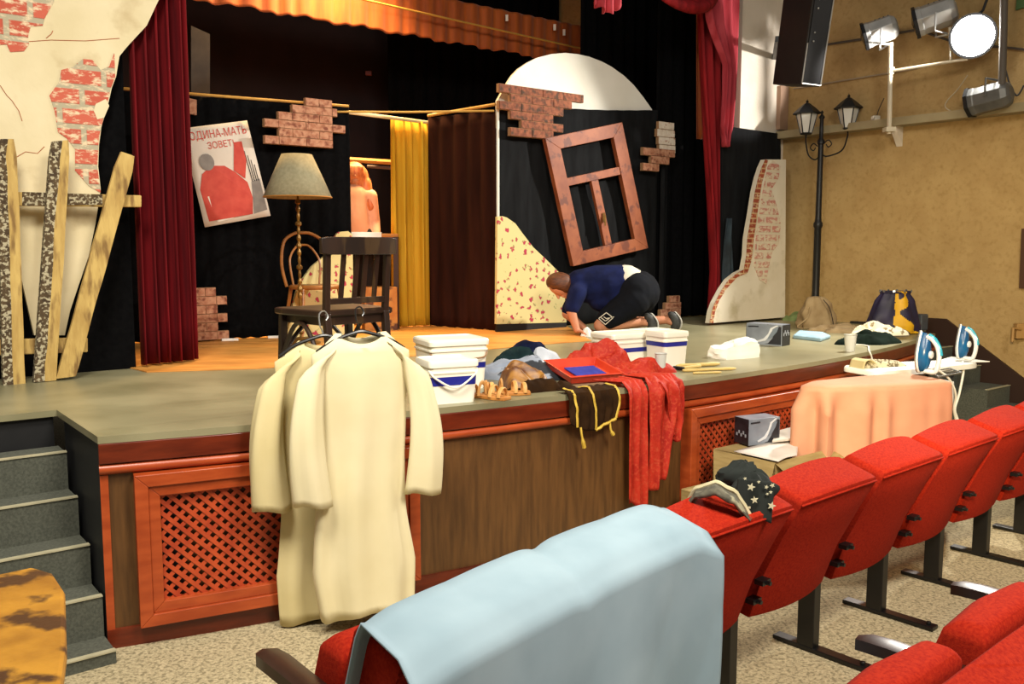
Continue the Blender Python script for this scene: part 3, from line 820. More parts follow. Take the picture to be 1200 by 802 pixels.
# ---- table, rail and things seen through the doorway
tb = thing('side_table', 'small wooden table with a pale cloth seen through the doorway behind the dark chair', 'table', P(430, 370, 8.25) * 1, R(20))
zt_ = P(430, 274, 8.25).z
b = MB(); q = [P(388, 0, 8.05), P(463, 0, 8.3), P(463, 0, 8.6), P(388, 0, 8.4)]
b.prism([Vector((p.x, p.y, zt_ - .03)) for p in q], (0, 0, .03)); b.build('table_top', mat('orange table pine', '#b8742c', rough=.5), tb, True, bevel=.004)  # orange pine base colour
b = MB(); q2 = [P(390, 0, 8.06), P(443, 0, 8.22), P(443, 0, 8.5), P(390, 0, 8.35)]
b.prism([Vector((p.x, p.y, zt_ + .001)) for p in q2], (0, 0, .012)); b.prism([Vector((p.x, p.y - .012, zt_ - .05)) for p in q2[:2]] + [Vector((p.x, p.y - .012, zt_ + .01)) for p in q2[:2]][::-1], (0, .006, 0))
b.build('tablecloth', M_white, tb, True)
for p in q:
    c0 = (q[0] + q[2]) / 2; pp_ = Vector((p.x, p.y, 0)).lerp(Vector((c0.x, c0.y, 0)), .08)
    b = MB(); b.bar((pp_.x, pp_.y, DZ), (pp_.x, pp_.y, zt_ - .03), .045, .045); b.build('leg', mat('dark stained wood', '#3a1c0c', rough=.5), tb, True)
b = MB(); c0 = P(440, 322, 8.05); b.box((c0.x, c0.y + .2, DZ + .20), (.30, .22, .40), Matrix.Rotation(.3, 3, 'Z')); tag(b.build('wooden_crate', mat('crate orange', '#b06a20', '#c98a3a', 9, rough=.6, c3='#5a2d10', s3=8), bevel=.006), 'orange wooden crate under the backstage table', 'crate')  # orange crate with dark brown mottling
b = MB(); b.tube([P(405, 187, 9.6), P(470, 191, 9.9)], .03, 6); tag(b.build('wooden_rail', mat('orange rail pine', '#c88838', rough=.6)), 'horizontal orange wooden rail in the dark doorway above the person', 'rail')  # orange wood base colour
b = MB(); b.tube([P(430, 195, 9.8), P(470, 198, 9.9)], .02, 6); tag(b.build('grey_rail', mat('dull rail', '#5c4a42', rough=.6)), 'short dull grey rail just under the orange rail in the doorway', 'rail')
b = MB(); c0 = P(432, 86, 10.8); b.box(c0, (.07, .05, .05)); tag(b.build('wall_fitting', mat('red fitting', '#5a1c12', rough=.6), bevel=.005), 'small reddish fitting high on the dark back wall', 'fitting')
b = MB(); b.prism(wp([(224, 30), (246, 40), (246, 118), (224, 116)], 8.9), VN * .02); tag(b.build('stage_screen', mat('grey panel', '#3c3632', '#4a433d', 5, rough=.9), rotz=ROT), 'dim grey screen beside the left curtain high backstage', 'screen')

# ---- floor lamp
lp = Vector((-1.655, 7.0, DZ))
fl = thing('floor_lamp', 'turned brass floor lamp with a wide beige cone shade', 'lamp', lp)
b = MB(); prof = [(0, 0), (.15, 0), (.15, .02), (.09, .04), (.03, .06)]; b.lathe(prof, (0, 0, 0), 24); b.build('lamp_base', M_brass, fl, smooth=True)
b = MB(); prof = [(.014, .05)]
z = .08
for k in range(19):
    r = .013 + .008 * (k % 3 == 0) + .004 * (k % 2); prof += [(.010, z), (r, z + .012), (r, z + .03), (.010, z + .044)]; z += .056
prof += [(.008, z), (.008, 1.21)]
b.lathe(prof, (0, 0, 0), 12); b.build('pole', M_brass, fl, smooth=True)
b = MB(); zb_, zt2 = 2.045 - DZ, 2.37 - DZ
b.lathe([(.258, zb_), (.258, zb_ + .004), (.118, zt2)], (0, 0, 0), 32)
b = MB(); n = 40
b.loft([[Vector((r * math.cos(2 * math.pi * k / n), r * math.sin(2 * math.pi * k / n), z)) for k in range(n)] for r, z in ((.26, zb_), (.19, (zb_ + zt2) / 2), (.116, zt2))], caps=False)
sh = b.build('lamp_shade', M_shade, fl, smooth=True, solid=.004)
b = MB(); b.tube([(.26 * math.cos(2 * math.pi * k / n), .26 * math.sin(2 * math.pi * k / n), zb_) for k in range(n + 1)], .004, 5); b.build('trim_ring', mat('shade trim', '#b07a34', rough=.7), sh)
b = MB(); b.ell((0, 0, zb_ + .1), (.03, .03, .045)); b.build('bulb', M_white, fl, smooth=True)
b = MB(); b.tube([(0, 0, 1.2), (0, 0, zt2 - .01)], .006); [b.tube([(0, 0, zt2 - .01), (.115 * math.cos(a), .115 * math.sin(a), zt2 - .003)], .003) for a in (0, 2.09, 4.19)]; b.build('shade_carrier', M_brass, fl)

# ---- bentwood chair
bc = thing('bentwood_chair', 'light bentwood chair with looped back beside the floor lamp', 'chair', Vector((-1.60, 7.32 - .05, DZ)), R(35))
b = MB(); b.lathe([(0, .425), (.195, .425), (.205, .435), (.205, .45), (.19, .458), (0, .452)], (0, 0, 0), 28); b.build('seat', M_bent, bc, smooth=True)
for (w, h, rr_) in ((.2, .88, .013), (.13, .78, .009)):
    pts = [(-w * .85, .17, .44), (-w, .19, .62), (-w * .85, .21, h - .08), (-w * .4, .225, h - .01), (0, .23, h), (w * .4, .225, h - .01), (w * .85, .21, h - .08), (w, .19, .62), (w * .85, .17, .44)]
    b = MB(); b.tube(smooth_path(pts, 6), rr_, 8); b.build('back_loop' if w == .2 else 'inner_loop', M_bent, bc, smooth=True)
for sx, sy in ((-1, -1), (1, -1), (-1, 1), (1, 1)):
    b = MB(); b.tube(smooth_path([(sx * .15, sy * .13, .43), (sx * .17, sy * .16, .25), (sx * .2, sy * .2, 0)], 4), [.015] * 5 + [.011] * 4, 8); b.build('leg', M_bent, bc, smooth=True)
b = MB(); b.tube([(.155 * math.cos(a), .155 * math.sin(a), .22) for a in [2 * math.pi * k / 24 for k in range(25)]], .009, 6); b.build('leg_ring', M_bent, bc, smooth=True)

# ---- dark wooden chair at the lip
dc = thing('wooden_chair', 'dark stained wooden chair with slatted back standing at the stage lip, robes hooked on it', 'chair', Vector((-.906, 4.566, DZ)), R(45))
b = MB(); b.loft([[Vector((x * k, y * k, z)) for x, y in ((-.19, -.2), (.19, -.2), (.215, .1), (.2, .2), (-.2, .2), (-.215, .1))] for z, k in ((.425, .97), (.432, 1), (.452, 1), (.458, .96))]); b.build('seat', M_darkwood, dc)
b = MB(); b.box((0, -.02, .405), (.34, .33, .045)); b.build('seat_apron', M_darkwood, dc, bevel=.003)
for sx in (-1, 1):
    b = MB(); b.bar((sx * .15, -.235, 0), (sx * .155, -.19, .44), .03, .034, (0, 1, 0)); b.bar((sx * .155, -.19, .43), (sx * .158, -.215, .76), .027, .03, (0, 1, 0)); b.build('back_post', M_darkwood, dc, bevel=.004)
    b = MB(); b.bar((sx * .185, .18, 0), (sx * .175, .165, .43), .032, .032, (0, 1, 0)); b.build('leg', M_darkwood, dc, bevel=.004)
    b = MB(); b.tube([(sx * .18, .165 - .33 * k / 12, .22 + .17 * math.sin(math.pi * k / 12)) for k in range(13)], .011, 8); b.build('bent_brace', M_darkwood, dc, smooth=True)
b = MB(); b.tube([(.18 - .36 * k / 12, .165, .22 + .17 * math.sin(math.pi * k / 12)) for k in range(13)], .011, 8); b.build('bent_brace', M_darkwood, dc, smooth=True)
b = MB(); rg = []
for k in range(13):
    x = -.195 + .39 * k / 12; y = -.222 - .03 * (1 - (x / .195) ** 2); e = .006 if k in (0, 12) else 0
    rg.append([Vector((x, y - .012, .725 + e)), Vector((x, y + .012, .725 + e)), Vector((x, y + .010, .81 - e)), Vector((x, y - .014, .81 - e))])
b.loft(rg); b.build('top_rail', M_darkwood, dc, smooth=True, bevel=.003)
b = MB(); b.bar((-.155, -.195, .50), (.155, -.195, .50), .022, .03, (0, 0, 1)); b.build('lower_rail', M_darkwood, dc, bevel=.003)
for x in (-.085, -.015, .03, .09):
    b = MB(); b.bar((x, -.195, .49), (x, -.235, .74), .022, .01, (0, 1, 0)); b.build('slat', M_darkwood, dc)
dc.scale = (1.13, 1, 1)
b = MB(); b.tube([(-.15, -.22, .18), (.15, -.22, .18)], .011); b.tube([(-.18, .175, .15), (.18, .175, .15)], .011); b.build('stretcher', M_darkwood, dc, smooth=True)
# ================================================================ ROBES
def robe(lab, cen, yaw, m, zt, zh, sw_=.235, seed=0, dyr=0, hemw=.21, sl=((-1, .60, .02), (1, .60, .05)), name='robe', dsc=1):
    """hanging long-sleeved robe; local x across, y away from camera"""
    t = thing(name, lab, 'robe', Vector((cen[0], cen[1], zh)), yaw, 'long cream robes on hangers')
    H = zt - zh
    n = 44
    sec = [(0, .085, .035), (.012, .10, .042), (.03, .165, .05), (.06, .215, .05), (.12, .21, .058), (.3, .19, .06), (.5, .185, .055), (.75, .20, .06), (1.0, hemw + .02, .065), (H, hemw, .07)]
    rings = []; steps = 34
    for i in range(steps + 1):
        d = (i / steps) ** 1.25 * H
        for (a0, x0, y0), (a1, x1, y1) in zip(sec, sec[1:]):
            if d <= a1 + 1e-6: k = (d - a0) / max(a1 - a0, 1e-6); a = x0 + (x1 - x0) * k; c = y0 + (y1 - y0) * k; break
        fold = min(1, max(0, (d - .1) / .7))
        r = []
        for j in range(n):
            th = 2 * math.pi * j / n
            f = 1 + fold * .0
            off = fold * (.020 * math.sin(th * 7 + seed + 1.2 * d) + .014 * math.sin(th * 4 + seed * 2 - .8 * d)) + .004 * nz(th * 2, d * 3, seed)
            x = a * math.cos(th); y = (c + off) * dsc * math.sin(th)
            z = H - d + (.035 * (abs(x) / .1) ** 2 if d < .02 else 0) - (.02 if d < .02 and math.sin(th) < 0 else 0)
            if d > H - .01: z += .012 * math.sin(th * 3)
            r.append(Vector((x + .03 * fold * nz(d * 2, seed), y, z)))
        rings.append(r)
    b = MB(); b.loft(rings, caps=False); b.build('robe_body', m, t, smooth=True, solid=.004, ang=80)
    for sx, ln, out in sl:
        rings = []; st = 20
        for i in range(st + 1):
            q = i / st; qq = min(1, q / .16); cx = sx * (.13 + .075 * math.sin(qq * 1.57) + out * q + .035 * math.sin(q * math.pi)); cz = H - .045 - q * (ln + .04); cy = -.02 - .035 * math.sin(q * 2.2)
            ra = (.05 + .028 * q) * (.45 + .55 * qq); rb = (.032 + .014 * q) * (.6 + .4 * qq)
            rings.append([Vector((cx + (ra + .006 * math.sin(th * 5 + q * 4 + seed)) * math.cos(th), cy + (rb + .01 * q * math.sin(th * 4 + seed)) * math.sin(th), cz + .03 * math.cos(th) * sx * (1 - q) * -1 + .01 * math.sin(th * 2))) for th in [2 * math.pi * k / 24 for k in range(24)]])
        b = MB(); b.loft([[p * 1 for p in rings[0]]] + rings[1:], caps=False); b.build('sleeve', m, t, smooth=True, solid=.004, ang=80)
    return t


robe('cream collarless robe hanging in front of all the others below the dark chair', (-.64, 3.78), R(25), M_cream, 1.275, .07, seed=1, dsc=.9)
robe('paler yellow robe mostly hidden behind the front robe, showing at its left', (-.815, 3.86), R(25), M_cream2, 1.235, .02, seed=5, dsc=.5, sl=((-1, .60, .045), (1, .62, .0)))
M_hang = mat('black plastic', '#0a0a0b', rough=.3)
for i, (cx, cy, hz, lab) in enumerate(((-.64, 3.78, 1.30, 'black plastic clothes hanger inside the neck of the front robe'), (-.815, 3.86, 1.275, 'black clothes hanger of the rear robe, its wire hook leaning left'))):
    h = thing('clothes_hanger', lab, 'hanger', Vector((cx, cy, hz - .03)), R(25), 'black clothes hangers')
    b = MB(); b.tube(smooth_path([(-.19, 0, -.045), (-.12, 0, .0), (-.03, 0, .03), (0, 0, .035), (.03, 0, .03), (.12, 0, 0), (.19, 0, -.045)], 4), .008, 8); b.tube([(-.19, 0, -.045), (.19, 0, -.045)], .005, 6); b.build('hanger_body', M_hang, h, smooth=True)
    b = MB(); b.tube(smooth_path([(0, 0, .03), (0, .03, .055), (.0, .07, .075), (.01, .12, .12), (.04, .15, .13), (.055, .15, .105), (.04, .13, .09)], 5), .0035, 6); b.build('hook', M_steel if i else M_hang, h, smooth=True)

# ================================================================ BUCKETS
def bucket(lab, cx, cy, w, d, h, yaw, stripe=(.5, .62), handle=0, z=DZ, hm=None, dv=None):
    t = thing('square_bucket', lab, 'bucket', Vector((cx, cy, z)), yaw, 'white square plastic buckets')

    def rr(w_, d_, z_, r=.025, k=4):
        o = []
        for sx, sy, a0 in ((1, 1, 0), (-1, 1, 90), (-1, -1, 180), (1, -1, 270)):
            for i in range(k + 1):
                a = R(a0 + 90 * i / k); o.append(Vector((sx * (w_ / 2 - r) + r * math.cos(a), sy * (d_ / 2 - r) + r * math.sin(a), z_)))
        return o
    lh = .035
    b = MB(); b.loft([rr(w * .9, d * .9, 0), rr(w * .9, d * .9, .004), rr(w * .985, d * .985, h - lh - .03), rr(w * 1.02, d * 1.02, h - lh - .03), rr(w * 1.02, d * 1.02, h - lh - .022), rr(w * .985, d * .985, h - lh - .02), rr(w * .985, d * .985, h - lh)]); b.build('bucket_body', M_bucket, t, smooth=True, ang=30)
    b = MB(); b.loft([rr(w * 1.04, d * 1.04, h - lh), rr(w * 1.05, d * 1.05, h - .012), rr(w * 1.02, d * 1.02, h - .002), rr(w * .95, d * .95, h), rr(w * .93, d * .93, h - .006)]); b.build('lid', M_bucket, t, smooth=True, ang=30)
    b = MB(); s0, s1 = stripe; k0 = .9 + .085 * s0; k1 = .9 + .085 * s1
    b.loft([rr(w * k0 + .006, d * k0 + .006, h * s0), rr(w * k1 + .006, d * k1 + .006, h * s1)], caps=False); b.build('blue_band', M_bblue, t, smooth=True)
    if handle:
        x = w * .5; b = MB()
        pts = smooth_path([(-x, -d * .40 if dv else -.0, h * .78), (-x * .8, -d * .55, h * .6), (0, -d * .58, h * handle), (x * .8, -d * .55, h * .6 + .01), (x, -d * .4 if dv else 0, h * .78)], 6)
        b.tube(pts, .005, 6); b.build('handle', hm or M_bucket, t, smooth=True)
    return t


# placed by their base corners on the deck
c0 = G(486, 474); c1 = G(545, 468)
bucket('small white square bucket with sagging white handle at the lip beside the cream robe', -.325, 4.42, .25, .22, .215, R(25), (.42, .62), .38, dv=1)
bucket('large white square bucket with brown handle standing behind the small one near the cream robe', -.335, 4.86, .33, .28, .275, R(25), (.42, .53), .62, hm=mat('brown strap', '#8c6a48', rough=.5), dv=1)
bucket('white square bucket with blue band beside the red cloth, leftmost of the right pair', .715, 5.80, .33, .24, .215, R(32), (.43, .56))
bucket('narrow white bucket with blue band right of the wider one by the red cloth', .985, 5.68, .20, .20, .235, R(32), (.60, .72))
bucket('white bucket lid just showing behind the pair of buckets near the red cloth', .96, 6.08, .28, .22, .205, R(32), (.43, .56))

# ================================================================ SOFT HEAPS
def heap(name, lab, cat, c, rx, ry, h, yaw, m, seed=0, rid=1.0, n=96, z=None, shape_=None, group=None, parent=None, ex=.6):
    """crumpled pile of cloth"""
    c = Vector(c); z0 = c.z if z is None else z
    def fn(a, r):
        th = a * 2 * math.pi
        bound = 1 + .16 * math.sin(th * 2 + seed) + .12 * math.sin(th * 3 + seed * 1.7) + .10 * math.sin(th * 5 + seed * 2.3)
        x = rx * r * bound * math.cos(th); y = ry * r * bound * math.sin(th)
        prof = (1 - r ** 2.2) ** ex if r < 1 else 0
        w = nz(x * 8 + seed, y * 8, 0) * .5 + (.5 - abs(nz(x * 12 + 2 * nz(x * 6, y * 6, 7), y * 12 + seed, 3)) * 1.8) * .6 - .1
        zz = h * prof * (1 + rid * .9 * w) + .010 * (1 - r) 
        if r > .98: zz = 0
        return (x, y, max(0, zz))
    M = Matrix.Rotation(yaw, 3, 'Z')
    b = MB(); b.grid(lambda a, r: c + M @ Vector(fn(a, r)), n, 30)
    o = b.build(name, m, parent, True, smooth=True, ang=70, origin=None if parent else c, rotz=0)
    if parent is None: tag(o, lab, cat, group)
    return o


def D(px, py, z=DZ): return G(px, py, z)


M_dgrey = mat('grey striped knit', '#5c6470', '#7d8694', 14, rough=.95, c3='#23262c', s3=9, lo3=.5, hi3=.53)
M_ink = mat('ink blue denim', '#0c1024', '#161d38', 12, rough=1, spec=.1)
M_teal = mat('dark teal cloth', '#122022', '#1b2f30', 8, rough=1, spec=.1)
M_greyw = mat('pale grey cloth', '#7c8594', '#98a0ac', 6, rough=.9, c3='#2a2d33', s3=6, lo3=.5, hi3=.53)
cc = D(612, 441)
heap('clothes_pile', 'crumpled pale grey and charcoal garment spread under the blue pile left of the red tray', 'clothes', cc, .30, .20, .085, R(20), M_greyw, 3)
heap('folded_shirt', 'dark teal folded garment on top of the grey garment', 'clothes', cc + Vector((.0, .10, .045)), .17, .12, .095, R(25), M_teal, 7)
heap('jeans', 'ink blue crumpled garment crowning the grey clothes pile', 'clothes', cc + Vector((.03, .16, .09)), .12, .09, .085, R(15), M_ink, 9)
heap('white_shirt', 'pale grey-white cloth bulging at the right of the blue pile', 'clothes', cc + Vector((.13, .12, .03)), .12, .11, .10, R(5), mat('ice grey cloth', '#a8adb5', '#c1c5ca', 5, rough=.9), 12)
# sandals
M_leather = mat('tan leather', '#a86a28', '#c08440', 14, rough=.55)
def sandal(lab, p, yaw):
    t = thing('sandal', lab, 'sandal', p, yaw, 'tan strappy sandals')
    so = [(-.035, -.12), (.03, -.125), (.045, -.05), (.03, .03), (.034, .1), (.0, .13), (-.034, .1), (-.03, .03), (-.045, -.05)]
    b = MB(); b.prism([Vector((x, y, 0)) for x, y in so], (0, 0, .018)); b.build('sole', M_leather, t, bevel=.004)
    b = MB()
    for y, h, w in ((.08, .05, .036), (.03, .065, .036), (-.04, .055, .044), (-.09, .045, .042)):
        b.tube([(w * math.cos(a), y, .015 + h * math.sin(a)) for a in [math.pi * k / 10 for k in range(11)]], .011, 6, sq=.5)
    b.build('strap', mat('tan strap leather', '#c08a45', '#d3a05c', 20, rough=.6), t, smooth=True)
    b = MB(); b.loft([[Vector((.034 * math.cos(a), .10 + .02 * math.sin(a) * 1, z)) for a in [math.pi * k / 8 for k in range(9)]] for z in (.015, .05, .075)], caps=False, closed=False); b.build('heel_cup', M_leather, t, smooth=True, solid=.005)


p = D(571, 467); sandal('tan strappy sandal near the lip, the one nearer the white buckets', p, R(60))
p = D(594, 463); sandal('tan strappy sandal tucked against the brown trimmed jacket', p, R(100))

# brown jacket with yellow trim: bulk on deck + tail over the lip
tB0 = lipt(662); tB1 = lipt(716)
jk = thing('trimmed_garment', 'dark brown garment edged with yellow braid lying on the deck and hanging over the lip', 'clothes', D(640, 452))
M_brn = mat('dark brown wool', '#24160a', '#33200e', 10, rough=1, spec=.1); M_yel = mat('yellow braid', '#b8962c', '#cfae42', 30, rough=.7)
M_gb = mat('golden brown satin', '#5a3210', '#9a6a28', 7, rough=.45, stretch=(1, 4, 1), lo=.42, hi=.58)
heap('bunched_sleeve', '', '', D(612, 455), .17, .12, .115, R(-20), M_gb, 4, parent=jk)
heap('bunched_body', '', '', D(634, 458), .17, .06, .05, R(22), M_brn, 8, parent=jk)


def overlip(ta, tb, back, drop, fn_w=None, seed=0, rnd=.3, th=.012, amp=.01, folds=3):
    """cloth lying on the deck (length back) and falling over the lip (length drop)"""
    def fn(s_, t_):
        L_ = back + drop; d = t_ * L_; t0 = ta + (tb - ta) * s_
        if fn_w: t0 = fn_w(s_, t_)
        w = amp * math.sin(s_ * folds * 6.28 + seed + 2 * nz(s_ * 2, t_ * 2, seed)) + .5 * amp * nz(s_ * 8, t_ * 6, seed)
        if d < back: return lip(t0, (back - d) + .0, DZ + th + abs(w))
        dd = (d - back) * (1 - rnd + rnd * math.sin(math.pi * min(1, max(0, s_))) ** .6); k = min(1, dd / .02)
        return lip(t0, -(.012 + abs(w) * 1.4 * k + .008), DZ + th * (1 - k) - dd)
    return fn


b = MB(); b.grid(overlip(tB0, tB1, .07, .20, lambda s_, t_: (tB0 + .02 * t_) + (tB1 - tB0 + .03) * s_ * (1 - .25 * max(0, t_ - .6)), 2), 26, 22); b.build('hanging_panel', M_brn, jk, True, smooth=True, solid=.006, off=0)
for fa in (.12, .42, .98):
    f0 = overlip(tB0, tB1, .07, .20, lambda s_, t_: (tB0 + .02 * t_) + (tB1 - tB0 + .03) * s_ * (1 - .25 * max(0, t_ - .6)), 2)
    n_ = lipn(tB0)
    b = MB(); b.tube([f0(fa + (0 if fa != .42 else .12 * k / 16), k / 16) + n_ * .008 + Vector((0, 0, .004)) for k in range(17)], .008, 6, sq=.6); b.build('braid', M_yel, jk, True, smooth=True)
b = MB(); b.tube([f0(.42 + .12 + (.44) * k / 10, 1) + n_ * .006 + Vector((0, 0, -.0 + .015 * math.sin(k / 10 * 3.1))) for k in range(11)], .008, 6); b.build('braid', M_yel, jk, True, smooth=True)
for fa in (.2, .85):
    b = MB(); p0 = f0(fa, 1) + n_ * .008; b.tube(smooth_path([p0 + Vector((0, 0, .01)), p0 + Vector((.005, 0, -.03)), p0 + Vector((.02, .01, -.10 if fa < .5 else -.06))], 4), [.006] * 6 + [.011] * 3, 7); b.build('tassel', M_yel, jk, True, smooth=True)

# red cloth heap and fall
M_red = mat('red brocade', '#9c1c0c', '#b42c14', 9, rough=.7, spec=.3, c3='#b43c22', s3=60, lo3=.5, hi3=.65, bump=.15, bscale=70)
rc = thing('red_drape_cloth', 'bright red brocade cloth heaped on the deck and hanging far down over the lip', 'cloth', D(720, 445))
heap('bunched_cloth', '', '', D(702, 432), .19, .11, .14, R(15), M_red, 21, parent=rc, rid=.9, n=72)
heap('bunched_cloth', '', '', D(748, 437), .22, .12, .07, R(10), M_red, 31, parent=rc, rid=.9, n=72)
tR_0 = lipt(733); tR_m = lipt(755); tR_1 = lipt(790)


def fall(name, fL, fR, back, drop, seed, amp, folds, m=M_red, offs=0):
    def fn(s_, t_):
        L_ = back + drop; d = t_ * L_; t0 = fL(t_) + (fR(t_) - fL(t_)) * s_
        w = amp * math.sin(s_ * folds * 6.28 + seed + 1.5 * nz(s_ * 2, t_ * 2, seed)) + .4 * amp * nz(s_ * 8, t_ * 6, seed)
        hem = .03 * math.sin(s_ * 5 + seed) if t_ > .97 else 0
        if d < back: return lip(t0, (back - d), DZ + .02 + abs(w) * 1.2)
        dd = d - back; k = min(1, dd / .03)
        return lip(t0, -(.014 + offs + (amp * 1.2 + w) * k), DZ + .02 * (1 - k) - dd + hem)
    b = MB(); b.grid(fn, 30, 34); return b.build(name, m, rc, True, smooth=True, solid=.006, off=0, ang=80)


fall('hanging_fold', itp([(0, tR_0 - .1), (.2, tR_0), (1.01, tR_0 + .01)]), itp([(0, tR_m), (.25, tR_m + .0), (1.01, tR_m + .01)]), .15, .66, 1, .014, 2)
fall('hanging_fold', itp([(0, tR_m + .0), (.25, tR_m + .02), (.6, tR_m + .03), (1.01, tR_m + .02)]), itp([(0, tR_1 - .05), (.25, tR_1 + .03), (.6, tR_1 - .03), (.8, tR_1 - .06), (1.01, tR_1 - .09)]), .18, .56, 4, .022, 2, offs=.008)
fall('hanging_fold', itp([(0, tR_1 - .2), (.35, tR_1 - .12), (1.01, tR_1 - .04)]), itp([(0, tR_1), (.35, tR_1 + .045), (.8, tR_1 + .05), (1.01, tR_1 + .0)]), .12, .30, 9, .02, 1.5, offs=.02)

# red tray
tr = thing('plastic_tray', 'shallow red plastic tray with a blue inset lying on the deck at the lip', 'tray', D(684, 445.5), R(27))
def rect(w, d, z, k=1): return [Vector((-w / 2 * k, -d / 2 * k, z)), Vector((w / 2 * k, -d / 2 * k, z)), Vector((w / 2 * k, d / 2 * k, z)), Vector((-w / 2 * k, d / 2 * k, z))]
M_tray = mat('red plastic', '#b83018', '#c83c20', 10, rough=.35)
w_, d_ = .35, .30
tilt = lambda z: z
b = MB(); b.loft([rect(w_ * .9, d_ * .86, 0), rect(w_, d_, .042), rect(w_ * 1.03, d_ * 1.04, .042), rect(w_ * 1.03, d_ * 1.04, .047), rect(w_ * .95, d_ * .92, .047), rect(w_ * .84, d_ * .78, .012)]); b.v = [p + Vector((0, 0, (p.y + .16) * .2)) for p in b.v]; b.build('tray_body', M_tray, tr, bevel=.004)
b = MB(); b.box((0.01, .0, .016), (.2, .14, .006)); b.v = [p + Vector((0, 0, (p.y + .16) * .2 + .004)) for p in b.v]; b.build('blue_inset', mat('tray blue', '#1c2a86', '#2c3a9a', 30, rough=.5), tr)

# cup, tools
M_cup = mat('translucent cup', '#d8d8d0', rough=.25, glass=.25)
def cup(lab, p, r=.032, h=.09):
    t = thing('plastic_cup', lab, 'cup', p, 0, 'translucent plastic cups')
    b = MB(); n = 24
    b.loft([[Vector((rr * math.cos(2 * math.pi * k / n), rr * math.sin(2 * math.pi * k / n), z)) for k in range(n)] for rr, z in ((r * .05, .002), (r * .72, .002), (r * .72, .0), (r, h), (r * 1.06, h), (r * 1.06, h - .004))], caps=False)
    b.build('cup_wall', M_cup, t, smooth=True, solid=.0012, ang=40)


cup('translucent plastic cup at the lip between the red cloth and the tools', D(774, 437), .036, .12)
cup('white plastic cup at the right end of the deck in front of the green cloth', D(996, 412), .045, .125)
M_handle = mat('pale wood handle', '#c8a860', '#d8bc78', 9, rough=.5, stretch=(1, 1, 1))
for i, (a_, b_, r, lab) in enumerate((((785, 432), (843, 429), .014, 'thick pale glue stick lying beyond the hammer by the lip'), ((800, 436.5), (862, 434), .011, 'long wooden tool handle lying closest to the lip'), ((812, 439), (845, 438), .008, 'thin short yellow stick at the very edge of the deck by the tools'))):
    p0 = D(*a_) + Vector((0, 0, r)); p1 = D(*b_) + Vector((0, 0, r)); b = MB(); b.tube([p0, p0.lerp(p1, .1), p0.lerp(p1, .5), p0.lerp(p1, .9), p1], [r * .7, r, r * .8, r, r * .6], 10)
    tag(b.build('wooden_stick', M_handle, smooth=True), lab, 'stick', 'sticks among the tools')
pl = thing('pliers', 'pliers with dark blue handles lying left of the wooden sticks', 'pliers', D(785, 434.5), R(20))
b = MB(); b.tube(smooth_path([(-.09, .02, .012), (-.04, .022, .012), (0, 0, .012), (.05, -.006, .012)], 4), .007, 7); b.tube(smooth_path([(-.09, -.02, .012), (-.04, -.022, .012), (0, 0, .012), (.05, .006, .012)], 4), .007, 7); b.build('grips', mat('blue grip', '#141c3c', rough=.4), pl, smooth=True)
b = MB(); b.lathe([(0, 0), (.012, 0), (.012, .018), (0, .018)], (0, 0, .004), 12); b.bar((.0, 0, .012), (.075, 0, .012), .022, .012); b.build('jaws', M_dkmetal, pl, bevel=.002)
hm_ = thing('hammer', 'small hammer with pale handle and dark head among the tools', 'hammer', D(808, 433), R(38))
b = MB(); b.tube([(-.09, 0, .013), (.1, 0, .013)], [.009, .012], 8); b.build('handle', M_handle, hm_, smooth=True)
b = MB(); b.bar((-.1, -.04, .015), (-.1, .04, .015), .022, .022); b.build('hammer_head', M_dkmetal, hm_, bevel=.003)
# crumpled white paper bag
pb = D(864, 421)
def fn(s_, t_):
    th = s_ * 2 * math.pi; k = max(abs(math.cos(th)), abs(math.sin(th))) ** -.8
    prof = [(0, 0), (1, .0), (1.0, .5), (.92, .95), (.55, 1.0), (0, .93)]; i = min(int(t_ * 5), 4); f = t_ * 5 - i
    r = prof[i][0] + (prof[i + 1][0] - prof[i][0]) * f; z = prof[i][1] + (prof[i + 1][1] - prof[i][1]) * f
    x = .165 * r * k * math.cos(th); y = .10 * r * k * math.sin(th); w = nz(x * 14, y * 14, z * 3)
    return Vector((x + .012 * w, y + .012 * nz(y * 15, z * 4, 4), max(0, z * (.10 + .03 * math.cos(th)) + .018 * w * (t_ > .4))))
b = MB(); Mr = Matrix.Rotation(R(30), 3, 'Z'); b.grid(lambda s_, t_: pb + Vector((0, .1, 0)) + Mr @ fn(s_, t_), 40, 20); tag(b.build('paper_bag', M_paper, smooth=True, ang=25), 'crumpled white paper packet lying on the deck right of the buckets', 'paper bag')

